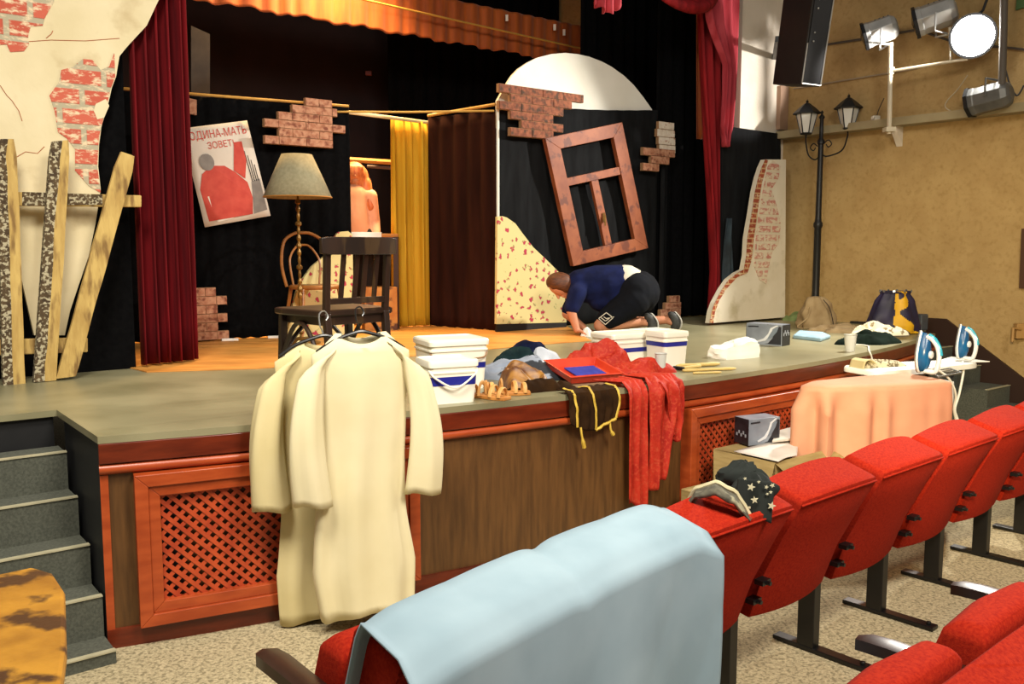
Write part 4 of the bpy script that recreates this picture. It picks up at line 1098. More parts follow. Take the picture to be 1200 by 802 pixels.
# boxed irons (packaging)
def pack(lab, p, yaw, w, d, h, mfront):
    t = thing('product_box', lab, 'box', p, yaw, 'boxes of household irons')
    b = MB(); b.box((0, 0, h / 2), (w, d, h)); b.build('carton', mfront, t, bevel=.002)
    # end panel with dark print, swoosh on the front face
    for sg in (1, -1): b = MB(); b.box((sg * (w / 2 + .0012), 0, h / 2), (.002, d * .98, h * .98)); b.build('dark_end_panel', mat('black card', '#15161a', '#24262c', 30, rough=.4), t)
    b = MB()
    for k in range(5): b.box((-w / 2 - .003, -d * .3 + k * d * .15, h * (.35 + .1 * (k % 2))), (.001, d * .09, h * .12)); b.box((w / 2 + .003, -d * .3 + k * d * .15, h * (.55 + .1 * (k % 2))), (.001, d * .09, h * .16))
    b.build('printed_mark', mat('pale print', '#9aa0a8', rough=.5), t)
    fy = -d / 2 - .0015
    def sheet(pts, m, nm, o=0): b = MB(); b.prism([Vector((x * w - w / 2, fy - o, z * h)) for x, z in pts], (0, .001, 0)); b.build(nm, m, t)
    sheet([(.50, .06), (.62, .10), (.74, .34), (.80, .70), (.92, .92), (.98, .90), (.98, .06)], mat('print charcoal', '#23262c', rough=.4), 'printed_shape')
    sheet([(.30, .10), (.55, .22), (.68, .48), (.74, .78), (.90, .96), (.84, .96), (.68, .82), (.62, .55), (.50, .32), (.28, .16)], mat('print silver', '#c8ccd0', rough=.3), 'printed_shape', .001)
    sheet([(.60, .30), (.72, .36), (.86, .66), (.90, .84), (.80, .80), (.70, .62)], mat('print steel', '#6c7884', rough=.3), 'printed_shape', .002)
    sheet([(.05, .82), (.35, .84), (.35, .90), (.05, .88)], mat('print charcoal', '#23262c'), 'printed_mark', .001)


M_pk = mat('silver blue card', '#69707a', '#8a929c', 5, rough=.35)
p = D(903, 405); pack('black and silver iron box standing on the deck near the tan bag', p + Vector((.0, .08, 0)), R(-42), .30, .14, .165, M_pk)
# tan bag draped at the lamp post and cloth beside
M_tan = mat('tan canvas', '#8a7350', '#a08a66', 8, rough=.9)
tb_ = thing('canvas_bag', 'slumped tan canvas bag leaning at the foot of the lamp post', 'bag', D(957, 384))
cb = D(957, 384); 
def fn(s_, t_):
    th = s_ * 2 * math.pi; prof = [(0, 0), (1.0, .0), (1.08, .14), (.95, .45), (.7, .78), (.42, .97), (0, 1)]; i = min(int(t_ * 6), 5); f = t_ * 6 - i
    r = prof[i][0] + (prof[i + 1][0] - prof[i][0]) * f; z = prof[i][1] + (prof[i + 1][1] - prof[i][1]) * f
    w = nz(math.cos(th) * 2.5 + 3, math.sin(th) * 2.5, z * 3); fold = .10 * math.sin(th * 5 + z * 3) * (z + .2)
    return cb + Vector((.165 * r * (1 + .25 * w + fold) * math.cos(th) - .02 * z, .13 * r * (1 + .25 * w + fold) * math.sin(th), .30 * z))
b = MB(); b.grid(fn, 48, 30); b.build('bag_body', M_tan, tb_, True, smooth=True)
b = MB(); b.tube(smooth_path([cb + Vector((.02, -.10, .27)), cb + Vector((.06, -.155, .2)), cb + Vector((.09, -.17, .08)), cb + Vector((.1, -.18, .02))], 5), .006, 5, sq=.4); b.build('strap', mat('dark strap', '#2a1d14', rough=.8), tb_, True)
b = MB(); b.tube(smooth_path([cb + Vector((-.10, -.10, .2)), cb + Vector((-.14, -.14, .1)), cb + Vector((-.22, -.12, .01)), cb + Vector((-.05, -.22, .012))], 5), .009, 5, sq=.4); b.build('handle', M_tan, tb_, True)
heap('tan_cloth', 'spread tan cloth lying right of the canvas bag', 'cloth', D(985, 389), .24, .14, .055, R(-8), M_tan, 41)
heap('green_cloth', 'small green crumpled cloth on the deck between the white flat and the canvas bag', 'cloth', D(930, 375) + Vector((0, -.05, 0)), .13, .07, .07, 0, mat('olive green cloth', '#5a6a3c', '#728252', 9, rough=.9), 43)
b = MB(); pbl = [D(929, 397), D(962, 401), D(973, 397), D(965, 393), D(936, 391)]
b.prism(pbl, (0, 0, .03)); tag(b.build('folded_blue_cloth', mat('light blue cotton', '#7f9cab', '#93aebb', 8, rough=.9), bevel=.01), 'light blue folded cloth lying between the iron box and the white cup', 'cloth')
heap('dark_green_cloth', 'dark green crumpled cloth under the cream cloth at the right end of the deck', 'cloth', D(1020, 402), .27, .17, .075, R(20), mat('bottle green cloth', '#0a140f', '#132018', 8, rough=1, spec=.1), 51)
heap('cream_cloth', 'cream and white crumpled cloth on top of the dark green cloth', 'cloth', D(1028, 397) + Vector((.0, .0, .035)), .22, .12, .085, R(10), mat('cream print cloth', '#d9cfae', '#ebe3c8', 6, rough=.9, c3='#8b7a58', s3=16, lo3=.58, hi3=.62), 54)
# drawstring bag
db = thing('drawstring_bag', 'dark purple and yellow drawstring bag standing at the right end of the deck', 'bag', D(1045, 393))
cb2 = D(1046, 391)
def fnb(s_, t_):
    th = s_ * 2 * math.pi; prof = [(0, 0), (1.0, .02), (1.05, .2), (.9, .5), (.72, .8), (.55, .95), (.62, 1.02), (.5, .98)]; i = min(int(t_ * 7), 6); f = t_ * 7 - i
    r = prof[i][0] + (prof[i + 1][0] - prof[i][0]) * f; z = prof[i][1] + (prof[i + 1][1] - prof[i][1]) * f
    w = nz(math.cos(th) * 2 + 8, math.sin(th) * 2, z * 2.5)
    fold = (.03 + .12 * max(0, z - .7)) * math.sin(th * 9)
    return cb2 + Vector((.225 * r * (1 + .12 * w + fold) * math.cos(th) + .01 * z, .12 * r * (1 + .15 * w + fold) * math.sin(th), .37 * z))
M_purp = mat('dark purple nylon', '#17122c', '#241b40', 6, rough=.6); M_ylw = mat('yellow nylon', '#d09c10', '#e0ae1c', 6, rough=.55)
b = MB(); b.grid(fnb, 112, 70)
yl = []
for k, f in enumerate(b.f):
    i, j = k % 112, k // 112; s_ = (i + .5) / 112; t_ = (j + .5) / 70
    x = s_; y = t_
    pl2 = [(.735, .93), (.80, .90), (.835, .72), (.80, .56), (.74, .47), (.745, .38), (.79, .27), (.86, .16), (.90, .14)]; on_ = False
    for (xa, ya), (xb, yb) in zip(pl2, pl2[1:]):
        dx_, dy_ = (xb - xa), (yb - ya) * .45; f_ = max(0, min(1, ((x - xa) * dx_ + (y - ya) * .45 * dy_) / (dx_ * dx_ + dy_ * dy_)))
        if math.hypot(x - xa - dx_ * f_, (y - ya) * .45 - dy_ * f_) < .030 + .012 * math.sin(y * 25): on_ = True
    if abs(x - .73) < .02 and .55 < y < .75: on_ = True
    b.m[k] = 1 if on_ else 0
b.build('bag_body', [M_purp, M_ylw], db, True, smooth=True)
b = MB()
for k in range(10):
    a = 2 * math.pi * k / 10; p = fnb(k / 10, .86); b = MB(); b.lathe([(.004, 0), (.012, 0), (.012, .006), (.004, .006)], p, 8, Vector((math.cos(a), math.sin(a), .2))); b.build('eyelet', M_steel, db, True)
b = MB(); c0 = D(1077, 388); b.box(c0 + Vector((.02, .1, .075)), (.12, .16, .15), Matrix.Rotation(R(38), 3, 'Z')); tag(b.build('grey_box', mat('slate plastic', '#3a4048', '#474e58', 9, rough=.5), bevel=.012), 'dark grey box behind the drawstring bag against the ochre wall', 'box')
b = MB(); b.prism([D(996, 379), D(1030, 381), D(1034, 378), D(1004, 376)], (0, 0, .02)); tag(b.build('flat_case', mat('black case', '#16120f', rough=.5), bevel=.004), 'flat black case lying on the deck left of the drawstring bag', 'case')
tN = lipt(1020)
b = MB(); b.tube(smooth_path([D(990, 404) + Vector((0, 0, .006)), D(1006, 405) + Vector((0, 0, .006)), D(1017, 407) + Vector((0, 0, .008)), lip(lipt(1021), .0, DZ + .01), lip(lipt(1022), -.02, DZ - .06), lip(lipt(1023), -.02, DZ - .18)], 6), .006, 6)
tag(b.build('power_cable', M_white, smooth=True), 'white power cable running from behind the cup over the lip', 'cable')
for i, (px, py) in enumerate(((166 / 3.34 + 220, 530 / 3.34 + 240), (345 / 3.34 + 220, 519 / 3.34 + 240))):
    b = MB(); p = D(px, py + 1.5); b.box(p + Vector((0, 0, .012)), (.13, .05, .022), Matrix.Rotation(.3, 3, 'Z')); tag(b.build('tape_box', M_paper, bevel=.004), ('small pale block on the floor below the poster', 'small pale block on the floor below the floor lamp')[i], 'block')
# ================================================================ PEOPLE
def hand(b, w, d, up, side, s=1.0, curl=.5):
    """palm + five fingers; w wrist, d finger direction, up back-of-hand normal, side towards thumb"""
    w = Vector(w); d = Vector(d).normalized(); up = Vector(up).normalized(); side = d.cross(up).normalized() * side
    for k in range(5):
        o = (k - 2) / 2; b.cap(w + side * .018 * o * s, w + d * .085 * s + side * .034 * o * s, .014 * s, .013 * s, 8)
    L4 = (.060, .072, .078, .070)
    for k in range(4):
        o = (k - 1.5) / 1.5; a = w + d * .085 * s + side * (.032 * o) * s
        l = L4[k] * s; m1 = a + d * l * .45 - up * l * .08 * curl; m2 = m1 + d * l * .3 - up * l * .28 * curl; m3 = m2 + d * l * .2 - up * l * .32 * curl
        b.cap(a, m1, .0095 * s, .0088 * s, 8); b.cap(m1, m2, .0088 * s, .0082 * s, 8); b.cap(m2, m3, .0082 * s, .007 * s, 8)
    a = w + d * .025 * s + side * .026 * s; m1 = a + side * .03 * s + d * .028 * s; m2 = m1 + d * .032 * s + side * .006 * s - up * .01 * s
    b.cap(a, m1, .013 * s, .011 * s, 8); b.cap(m1, m2, .011 * s, .0085 * s, 8)


def chain(b, pts, rs, n=14):
    for (p, q), (r0, r1) in zip(zip(pts, pts[1:]), zip(rs, rs[1:])): b.cap(p, q, r0, r1, n)


kp = thing('person', 'person in navy t-shirt and dark shorts kneeling bent over with head near the floor', 'person', P(720, 391, 7.9) * 1)
kp.location.z = DZ; kp.matrix_basis = Matrix.Translation(kp.location)
hipN, hipF = P(742, 352, 7.80), P(744, 350, 8.04); pel = P(741, 345, 7.92)
chest = P(699, 334, 7.92); upc = P(681, 335, 7.90); neck = P(670, 337, 7.88); headc = P(657, 335, 7.86)
shN, shF = P(676, 345, 7.74), P(678, 343, 8.06)
elN, elF = P(669, 364, 7.69), P(664, 368, 8.02); wrN = P(676, 387, 7.66); wrF = P(684, 384, 7.95)
knN, knF = P(704, 381.5, 7.75), P(712, 380.5, 8.10); anN, anF = P(752, 377, 7.86), P(780, 375, 8.14)
wrN.z = max(wrN.z, DZ + .03); 
b = MB()
chain(b, [pel, P(722, 335, 7.92), chest, upc], [.165, .15, .155, .13]); b.ell(P(720, 338, 7.92), (.22, .17, .13)); b.cap(upc, neck, .10, .062); b.cap(neck, headc, .06, .06)
fd = Vector((-.30, 0, -.95)).normalized(); cdn = Vector((-.95, 0, .30)).normalized(); Mh = Matrix((cdn.cross(fd), fd, cdn)).transposed()
b.ell(headc, (.075, .088, .112), Mh, 18, 12)
b.cap(headc + fd * .075 + cdn * .02, headc + fd * .105 - cdn * .015, .012, .015); b.ell(headc - cdn * .01 + Vector((0, -.078, 0)), (.012, .012, .026)); b.cap(headc + fd * .05 - cdn * .06, headc + fd * .07 - cdn * .085, .04, .028); b.cap(headc + fd * .085 - cdn * .045 + Vector((0, -.02, 0)), headc + fd * .085 - cdn * .045 + Vector((0, .02, 0)), .010, .010)
chain(b, [hipN, knN, anN], [.105, .062, .038]); chain(b, [hipF, knF, anF], [.105, .062, .038])
b.cap(knN.lerp(anN, .2), knN.lerp(anN, .5), .055, .052); b.cap(knF.lerp(anF, .2), knF.lerp(anF, .5), .055, .052)
chain(b, [anN, anN + Vector((.09, 0, -.02))], [.035, .03]); chain(b, [anF, anF + Vector((.07, 0, -.03))], [.035, .03])
chain(b, [upc, shN, elN, wrN], [.08, .062, .044, .029]); chain(b, [upc, shF, elF, wrF], [.08, .062, .044, .029])
hand(b, wrN, (.9, -.1, -.25), (0, 0, 1), 1); hand(b, wrF, (.8, -.25, -.35), (0, 0, 1), -1)
kb = b.build('body', M_skin, kp, True, remesh=.0075)
# hair
b = MB(); b.ell(headc - fd * .012 + cdn * .006, (.094, .108, .130), Mh, 18, 12)
hv = [p for p in b.v]
for i, p in enumerate(b.v):
    q = p - headc
    if q.x * .80 + q.z * -.6 > 1: pass
    w = .006 * nz(q.x * 60, q.y * 60, q.z * 60); k = 1 + w
    if q.dot(fd) > .05: k = .78
    b.v[i] = headc + q * k + Vector((0, 0, w))
b.build('hair', M_hair, kp, True, smooth=True, sub=1)
# t-shirt
b = MB()
chain(b, [P(727, 333, 7.92), P(716, 333, 7.92), chest, upc], [.172, .17, .175, .15]); b.ell(P(711, 334, 7.92), (.25, .19, .155)); b.cap(P(723, 347, 7.92), P(706, 348, 7.92), .18, .14); b.cap(upc, P(671, 338, 7.88), .12, .075)
for s_, e_ in ((shN, elN), (shF, elF)): b.cap(upc, s_, .10, .082); b.cap(s_, s_.lerp(e_, .80), .084, .070)
b.build('t_shirt', M_navy, kp, True, remesh=.012)
b = MB(); b.cap(P(733, 333, 7.92), P(739, 338, 7.92), .172, .18, 24); b.build('undershirt', M_pale, kp, True, remesh=.012)
b = MB()
b.cap(P(744, 343, 7.86), P(744, 343, 7.98), .185, .185, 20); b.cap(P(738, 347, 7.92), P(747, 343, 7.92), .18, .20, 20)
for h_, k_ in ((hipN, knN), (hipF, knF)): b.cap(h_, k_.lerp(h_, .22) + Vector((0, 0, .01)), .15, .098, 18)
b.build('shorts', M_shorts, kp, True, remesh=.012)
# emblem on the shorts: outlined diamond with a tick
b = MB(); ec = P(712, 372, 7.60); 
def EP(x, y): return P(710.5 + x, 372.5 + y, 7.627)
dia = [EP(-9, 1), EP(0, -6), EP(8, 0), EP(-1, 8)]
for p, q in zip(dia, dia[1:] + dia[:1]): b.bar(p, q, .003, .006)
for p, q in ((EP(-6, 0), EP(-1, 4)), (EP(-1, 4), EP(6, -1)), (EP(-3, -1), EP(0, 1)), (EP(0, 1), EP(9, -1))): b.bar(p, q, .003, .006)
b.build('emblem', M_pale, kp, True)
def shoe(a, tipd, lab=None):
    # foot toes on floor, sole facing back
    b = MB(); d = Vector(tipd).normalized(); up = Vector((0, 0, 1)); sole = Vector((.55, -.15, .25)).normalized()
    heel = a + Vector((.045, -.01, .075)); toe = a + Vector((.085, 0, -.09)); toe.z = DZ + .012
    rings = []
    for k in range(9):
        t_ = k / 8; c = heel.lerp(toe, t_) + Vector((.03 * math.sin(t_ * 3.1), 0, 0)); w = .038 + .014 * math.sin(t_ * 3.1); th = .038 + .018 * math.sin(min(1, t_ * 1.4) * 2.6)
        if k in (0, 8): w *= .5; th *= .5
        rings.append([c + Vector((th * math.cos(x), w * math.sin(x), 0)) for x in [2 * math.pi * q / 14 for q in range(14)]])
    b.loft(rings); s_ = b.build('shoe', mat('grey trainer', '#2c2c2c', '#484844', 20, rough=.6), kp, True, smooth=True)
    b = MB(); rings = []
    for k in range(9):
        t_ = k / 8; c = heel.lerp(toe, t_) + Vector((.036 + .034 * math.sin(t_ * 3.1), 0, 0)); w = .034 + .016 * math.sin(t_ * 3.1) - (.016 if k in (0, 8) else 0)
        rings.append([c + Vector((.012 * math.cos(x), w * math.sin(x), 0)) for x in [2 * math.pi * q / 12 for q in range(12)]])
    b.loft(rings); b.build('sole', mat('pale rubber', '#a8a498', '#bdb9ac', 30, rough=.6), s_, True, smooth=True)


shoe(anN, (0, 0, -1)); shoe(anF, (0, 0, -1))
rg = heap('rag', 'crumpled white rag under the hands of the kneeling person', 'rag', Vector((wrN.x + .085, wrN.y - .02, DZ + .001)), .06, .06, .06, 0, M_white, 61)

# figure backstage
bp_ = P(417, 300, 8.82); bx, by = bp_.x, bp_.y
ps2 = thing('person', 'person with long reddish hair and peach top standing in the doorway behind the chair', 'person', (bx, by, DZ), R(15))
b = MB(); H = 1.56
b.ell((0, 0, 1.46), (.075, .09, .105)); b.cap((0, 0, 1.40), (0, 0, 1.30), .05, .055); b.cap((0, -.085, 1.455), (0, -.10, 1.44), .014, .012); b.ell((0, -.04, 1.40), (.045, .05, .035))
chain(b, [(0, 0, 1.26), (0, .0, 1.08), (0, .01, .90)], [.10, .105, .12]); b.cap((-.13, 0, 1.27), (.13, 0, 1.27), .055, .055)
for s_ in (-1, 1):
    chain(b, [(s_ * .155, 0, 1.26), (s_ * .19, .02, 1.0), (s_ * .19, -.06, .79)], [.05, .04, .028]); hand(b, (s_ * .19, -.06, .79), (0, -.25, -1), (s_, 0, 0), 1)
    chain(b, [(s_ * .08, .01, .86), (s_ * .09, 0, .46), (s_ * .09, .01, .09)], [.095, .06, .04]); b.cap((s_ * .09, .02, .04), (s_ * .095, -.12, .03), .04, .028)
b.build('body', M_skin, ps2, remesh=.009)
b = MB(); chain(b, [(0, 0, 1.27), (0, 0, 1.10), (0, .01, .84)], [.115, .125, .15]); b.cap((-.13, 0, 1.27), (.13, 0, 1.27), .068, .068)
for s_ in (-1, 1): chain(b, [(s_ * .155, 0, 1.26), (s_ * .19, .02, 1.0), (s_ * .195, -.04, .86)], [.066, .056, .048])
M_peach = mat('peach satin', '#e0a07c', '#ecb898', 3, rough=.7)
b.build('top', M_peach, ps2, remesh=.012)
b = MB()
for s_ in (-1, 1): chain(b, [(s_ * .08, .01, .86), (s_ * .09, 0, .46), (s_ * .09, .01, .12)], [.115, .078, .06])
b.build('trousers', mat('black trousers', '#0e0e10', rough=.9), ps2, remesh=.012)
b = MB(); b.ell((0, .02, 1.475), (.115, .125, .115)); b.cap((.02, .05, 1.45), (.03, .075, 1.22), .125, .12); b.cap((.10, .02, 1.38), (.15, -.02, 1.15), .07, .045); b.cap((.06, .03, 1.42), (.085, .02, 1.22), .05, .03); b.cap((-.06, .03, 1.42), (-.085, .02, 1.22), .05, .03); b.cap((-.05, -.06, 1.52), (.05, -.06, 1.52), .035, .035)
b.build('hair', mat('copper hair', '#c06030', '#d88a54', 20, rough=.5, stretch=(3, 3, .5)), ps2, remesh=.012)

# ================================================================ STREET LAMP
pb_ = Vector((3.09, 9.12, DZ))
sl_ = thing('street_lamp', 'black two-armed street lamp prop with lantern heads standing by the ochre wall', 'street lamp', pb_, R(-22))
topz = 2.93 - DZ
b = MB(); b.lathe([(0, 0), (.12, 0), (.12, .03), (.07, .05), (.05, .12), (.042, .15), (.036, .18), (.034, .95), (.046, .97), (.046, 1.0), (.034, 1.02), (.029, 1.06), (.026, topz - .25), (.036, topz - .24), (.036, topz - .21), (.02, topz - .19), (.018, topz), (.03, topz + .02), (.01, topz + .05), (.016, topz + .07), (0, topz + .09)], (0, 0, 0), 20)
b.build('post', M_dkmetal, sl_, smooth=True)
for sx in (-1, 1):
    ax = .145 if sx < 0 else .245
    lx, lz = sx * ax, topz - .145 + (0 if sx < 0 else .03)
    b = MB(); b.tube(smooth_path([(0, 0, lz - .20), (sx * .05, 0, lz - .25), (lx * .8, 0, lz - .2), (lx, 0, lz - .07), (lx, 0, lz - .0)], 5), .008, 6)
    b.tube(smooth_path([(sx * .03, 0, lz - .12), (sx * .07, 0, lz - .09), (sx * .10, 0, lz - .13), (sx * .07, 0, lz - .16), (sx * .05, 0, lz - .13)], 5), .006, 6); a_ = b.build('arm', M_dkmetal, sl_, smooth=True)
    n = 6

    def hexr(r, z): return [Vector((lx + 1.25 * r * math.cos(2 * math.pi * k / n), 1.25 * r * math.sin(2 * math.pi * k / n), lz + z * 1.15)) for k in range(n)]
    b = MB(); b.loft([hexr(.038, 0), hexr(.05, .01), hexr(.038, .02)]); b.loft([hexr(.105, .175), hexr(.11, .185), hexr(.06, .235), hexr(.025, .265), hexr(.008, .275)]); b.lathe([(.006, 0), (.016, .015), (.004, .03), (.0, .045)], (lx, 0, lz + .312), 8)
    for k in range(n):
        c, s_ = math.cos(2 * math.pi * k / n), math.sin(2 * math.pi * k / n); b.bar((lx + .056 * c, .056 * s_, lz + .015), (lx + .102 * c, .102 * s_, lz + .203), .008, .008)
    ln_ = b.build('lantern', M_dkmetal, sl_)
    b = MB(); b.loft([hexr(.042, .018), hexr(.079, .176)]); b.build('lantern_glass', mat('frosted lantern glass', '#d8d6cc', rough=.25, spec=.5), ln_)

# ================================================================ SPEAKER
spk = thing('loudspeaker', 'large black loudspeaker hung tilted on the cream wall at the upper right', 'loudspeaker', P(940, 60, 8.55))
f1 = P(938, 99, 8.42); f2 = P(961.5, 102, 8.50); upv = (P(981, -25, 8.10) - P(961.5, 102, 8.50)); dp = P(905, 99, 8.78) - P(938, 99, 8.42)
b = MB(); b.hexa([f1, f2, f2 + dp, f1 + dp, f1 + upv, f2 + upv, f2 + upv + dp, f1 + upv + dp]); b.build('cabinet', mat('speaker black', '#0e0d0c', '#171412', 9, rough=.55), spk, True, bevel=.01)
nrm = (f2 - f1).cross(upv).normalized()
b = MB(); e1 = (f2 - f1); 
b.prism([f1 + e1 * .1 + upv * .03, f1 + e1 * .92 + upv * .03, f1 + e1 * .92 + upv * .98, f1 + e1 * .1 + upv * .98], nrm * .006); b.build('grille', mat('speaker grille', '#08080a', '#101012', 150, rough=.8), spk, True)
b = MB(); g = [f1 + nrm * .008 + e1 * .04 + upv * .015, f1 + nrm * .008 + e1 * .97 + upv * .015, f1 + nrm * .008 + e1 * .97 + upv * .98]
b.bar(g[0], g[1], .012, .01); b.bar(g[1], g[2], .009, .009); b.bar(g[0] + Vector((0, 0, 0)), g[0] + upv * .38, .010, .010); b.build('grille_trim', M_silver, spk, True)
b = MB(); 
for k in (.42, .5, .72, .8): b.ell(f1 + nrm * .01 + e1 * .3 + upv * k, (.008, .008, .008))
b.build('screw', M_silver, spk, True, smooth=True)
b = MB(); m0 = f1 + dp + upv * .5; b.bar(m0 - upv * .05, W(8.1, 5.9, m0.z), .05, .05); b.build('bracket', M_dkmetal, spk, True)

# ================================================================ LANTERNS / SPOTLIGHTS ON THE LEDGE
def spot(lab, a, b_, r, m, front='left', yoke=None):
    """theatre lamp: a = lens end centre, b_ = rear end centre"""
    a = Vector(a); b_ = Vector(b_); ax = (b_ - a); L_ = ax.length; axn = ax.normalized()
    t = thing('stage_spotlight', lab, 'spotlight', (a + b_) / 2 + Vector((0, 0, -r)), 0, 'stage spotlights on the right wall')
    M = Vector((0, 0, 1)).rotation_difference(axn).to_matrix(); n = 8

    def ring(rad, d, rz=1): return [a + M @ Vector((rad * math.cos(2 * math.pi * (k + .5) / n), rad * rz * math.sin(2 * math.pi * (k + .5) / n), d * L_)) for k in range(n)]
    b = MB(); b.loft([ring(r * 1.05, 0), ring(r * 1.05, .16), ring(r, .18), ring(r, .82), ring(r * .8, .95), ring(r * .5, 1)]); b.build('housing', m, t, True, bevel=.004)
    b = MB(); b.loft([ring(r * 1.14, -.04), ring(r * 1.14, .05), ring(r * .9, .05), ring(r * .9, -.04)], caps=False); b.build('lens_hood', M_dkmetal, t, True)
    b = MB(); b.lathe([(0, 0), (r * .85, 0), (r * .85, .012), (0, .03)], a - axn * (.004), 20, -axn); b.build('lens', mat('dark lens', '#1c1e22', rough=.15), t, True, smooth=True)
    b = MB()
    for k in range(4): d = .3 + .13 * k; b.bar(a + axn * L_ * d + Vector((0, 0, r * .93)) - axn.cross(Vector((0, 0, 1))) * r * .3, a + axn * L_ * d + Vector((0, 0, r * .93)) + axn.cross(Vector((0, 0, 1))) * r * .3, .012, .014)
    b.build('cooling_vent', M_dkmetal, t, True)
    if yoke is not None:
        y = Vector(yoke); s_ = axn.cross(Vector((0, 0, 1))).normalized(); mid = (a + b_) / 2; b = MB(); sg = 1 if y.z > mid.z else -1
        b.tube([mid + s_ * r * 1.1, mid + s_ * r * 1.1 + Vector((0, 0, sg * r * 1.25)), y, mid - s_ * r * 1.1 + Vector((0, 0, sg * r * 1.25)), mid - s_ * r * 1.1], .010, 6); b.build('yoke', m, t, True)
    return t


pole_p = P(1043, 156, 8.48)
spot('silver spotlight on top of the white pole, leftmost on the right wall', P(1013, 43, 8.55), P(1052, 29, 8.45), .115, M_silver, yoke=P(1043, 52, 8.48))
spot('silver-edged spotlight at the top, between the leftmost one and the glowing one', P(1073, 27, 8.3), P(1122, 10, 8.15), .125, M_silver, yoke=P(1113, 40, 8.12))
spot('dark grey spotlight lying low on the ledge at the far right', P(1137, 121, 7.95), P(1186, 108, 7.70), .118, mat('grey metal', '#5a5a58', '#6c6c69', 9, rough=.45, metal=.3), yoke=P(1174, 95, 7.8))
# glowing floodlight
gp = P(1140, 42, 7.95)
gt = thing('stage_floodlight', 'brightly glowing floodlight at the upper right corner', 'floodlight', gp + Vector((0, 0, -.12)), 0, None)
fdir = Vector((-.50, -.80, -.12)).normalized()
b = MB(); b.lathe([(.05, .20), (.15, .16), (.185, .02), (.19, 0), (.17, 0), (.16, .02), (.03, .1)], gp, 24, -fdir); b.build('housing', M_dkmetal, gt, True, smooth=True)
M_glow = bpy.data.materials.new('lit lamp glass'); M_glow.use_nodes = True; bn = M_glow.node_tree.nodes['Principled BSDF']; bn.inputs['Emission Color'].default_value = (1, .97, .9, 1); bn.inputs['Emission Strength'].default_value = 60
b = MB(); b.lathe([(0, .0), (.168, .0), (.15, .03), (.08, .05), (0, .055)], gp - fdir * .0, 24, fdir); b.build('lit_lens', M_glow, gt, True, smooth=True)
b = MB(); b.tube([gp + Vector((0, 0, .14)), P(1152, 12, 7.95), P(1160, -10, 7.95)], .012); b.build('yoke', M_dkmetal, gt, True)
# pole and rails
b = MB(); b.tube([P(1042, 157, 8.50), P(1044, 50, 8.48)], .021, 10); b.box(P(1042, 152, 8.50), (.09, .09, .04)); b.lathe([(.03, -.03), (.03, .03)], P(1044, 83, 8.48), 10); tag(b.build('light_pole', mat('cream steel pole', '#cbbfa5', rough=.45), smooth=True), 'cream vertical steel pole standing on the ledge and carrying the leftmost spotlight', 'pole')
b = MB(); b.tube([P(1046, 83, 8.46), P(1134, 69, 8.0)], .014, 8); tag(b.build('light_rail', mat('cream steel pole', '#cbbfa5'), smooth=True), 'horizontal cream rail running right from the pole towards the glowing floodlight', 'rail')
b = MB(); b.tube([P(1114, 70, 8.1), P(1113, 32, 8.1)], .012, 8); tag(b.build('light_pole', mat('cream steel pole', '#cbbfa5'), smooth=True), 'short upright stem rising from the horizontal rail under the middle spotlight', 'pole')
b = MB(); b.tube([P(1174, 104, 7.72), P(1176, 40, 7.66), P(1177, -20, 7.62)], .030, 10); tag(b.build('dark_pole', mat('dull grey pole', '#5c554c', rough=.6), smooth=True), 'thick grey pole rising above the low dark spotlight at the far right', 'pole')  # plain grey base colour


def onwall(px, py, off=.02):
    d = ray(px, py); ud = UX * d.x + UY * d.y; k = (8.29 - off) / ud; return Vector((0, 0, CAMZ)) + d * k


b = MB(); b.tube([onwall(930, 104), onwall(1040, 86), onwall(1075, 80)], .008, 6); tag(b.build('conduit', mat('wall conduit', '#9a8a72', rough=.7), smooth=True), 'thin conduit along the right wall left of the cream pole', 'conduit')
b = MB(); b.tube([onwall(958, 54), onwall(1010, 46), onwall(1075, 35), onwall(1120, 50), onwall(1200, 58)], .012, 6); tag(b.build('conduit', mat('dark conduit', '#4a3f34', rough=.7), smooth=True), 'dark conduit crossing the right wall behind the spotlights', 'conduit')
cb_ = [([(1134, 88), (1122, 105), (1110, 118), (1108, 126), (1118, 132)], 'thin pale cable curling on the ledge left of the low dark spotlight', '#b5a88e', .005), ([(1178, 80), (1184, 100), (1192, 112), (1200, 100)], 'dark cable looping behind the thick grey pole', '#2a2622', .008),
       ([(1036, 115), (1030, 128), (1026, 140), (1022, 138)], 'thin dark wire dropping to the ledge left of the cream pole', '#2a2622', .004)]
for pts, lab, c_c, r in cb_:
    b = MB(); b.tube(smooth_path([onwall(x, y, .1) for x, y in pts], 6), r, 5); tag(b.build('cable', mat('cable ' + c_c + str(r), c_c, rough=.6), smooth=True), lab, 'cable')
b = MB(); p = onwall(1026, 139, .09); b.box(p, (.07, .06, .05)); b.lathe([(.016, 0), (.016, .03)], p + Vector((-.03, -.03, 0)), 10, (-.7, -.7, 0)); tag(b.build('wall_socket', mat('pale plug', '#c8bfae', rough=.5), bevel=.005), 'small pale plug lying on the ledge left of the cream pole', 'plug')
# dark bundle at right end of the ledge
b = MB(); q0 = P(1193, 132, 7.55)
heap('cable_coil', 'dark coiled cable bundle at the right end of the ledge beside the low spotlight', 'cable coil', W(8.20, 2.75 + .3, 2.876), .055, .28, .14, ROT, mat('cable bundle', '#4a443a', '#726a5a', 30, rough=.8), 71)
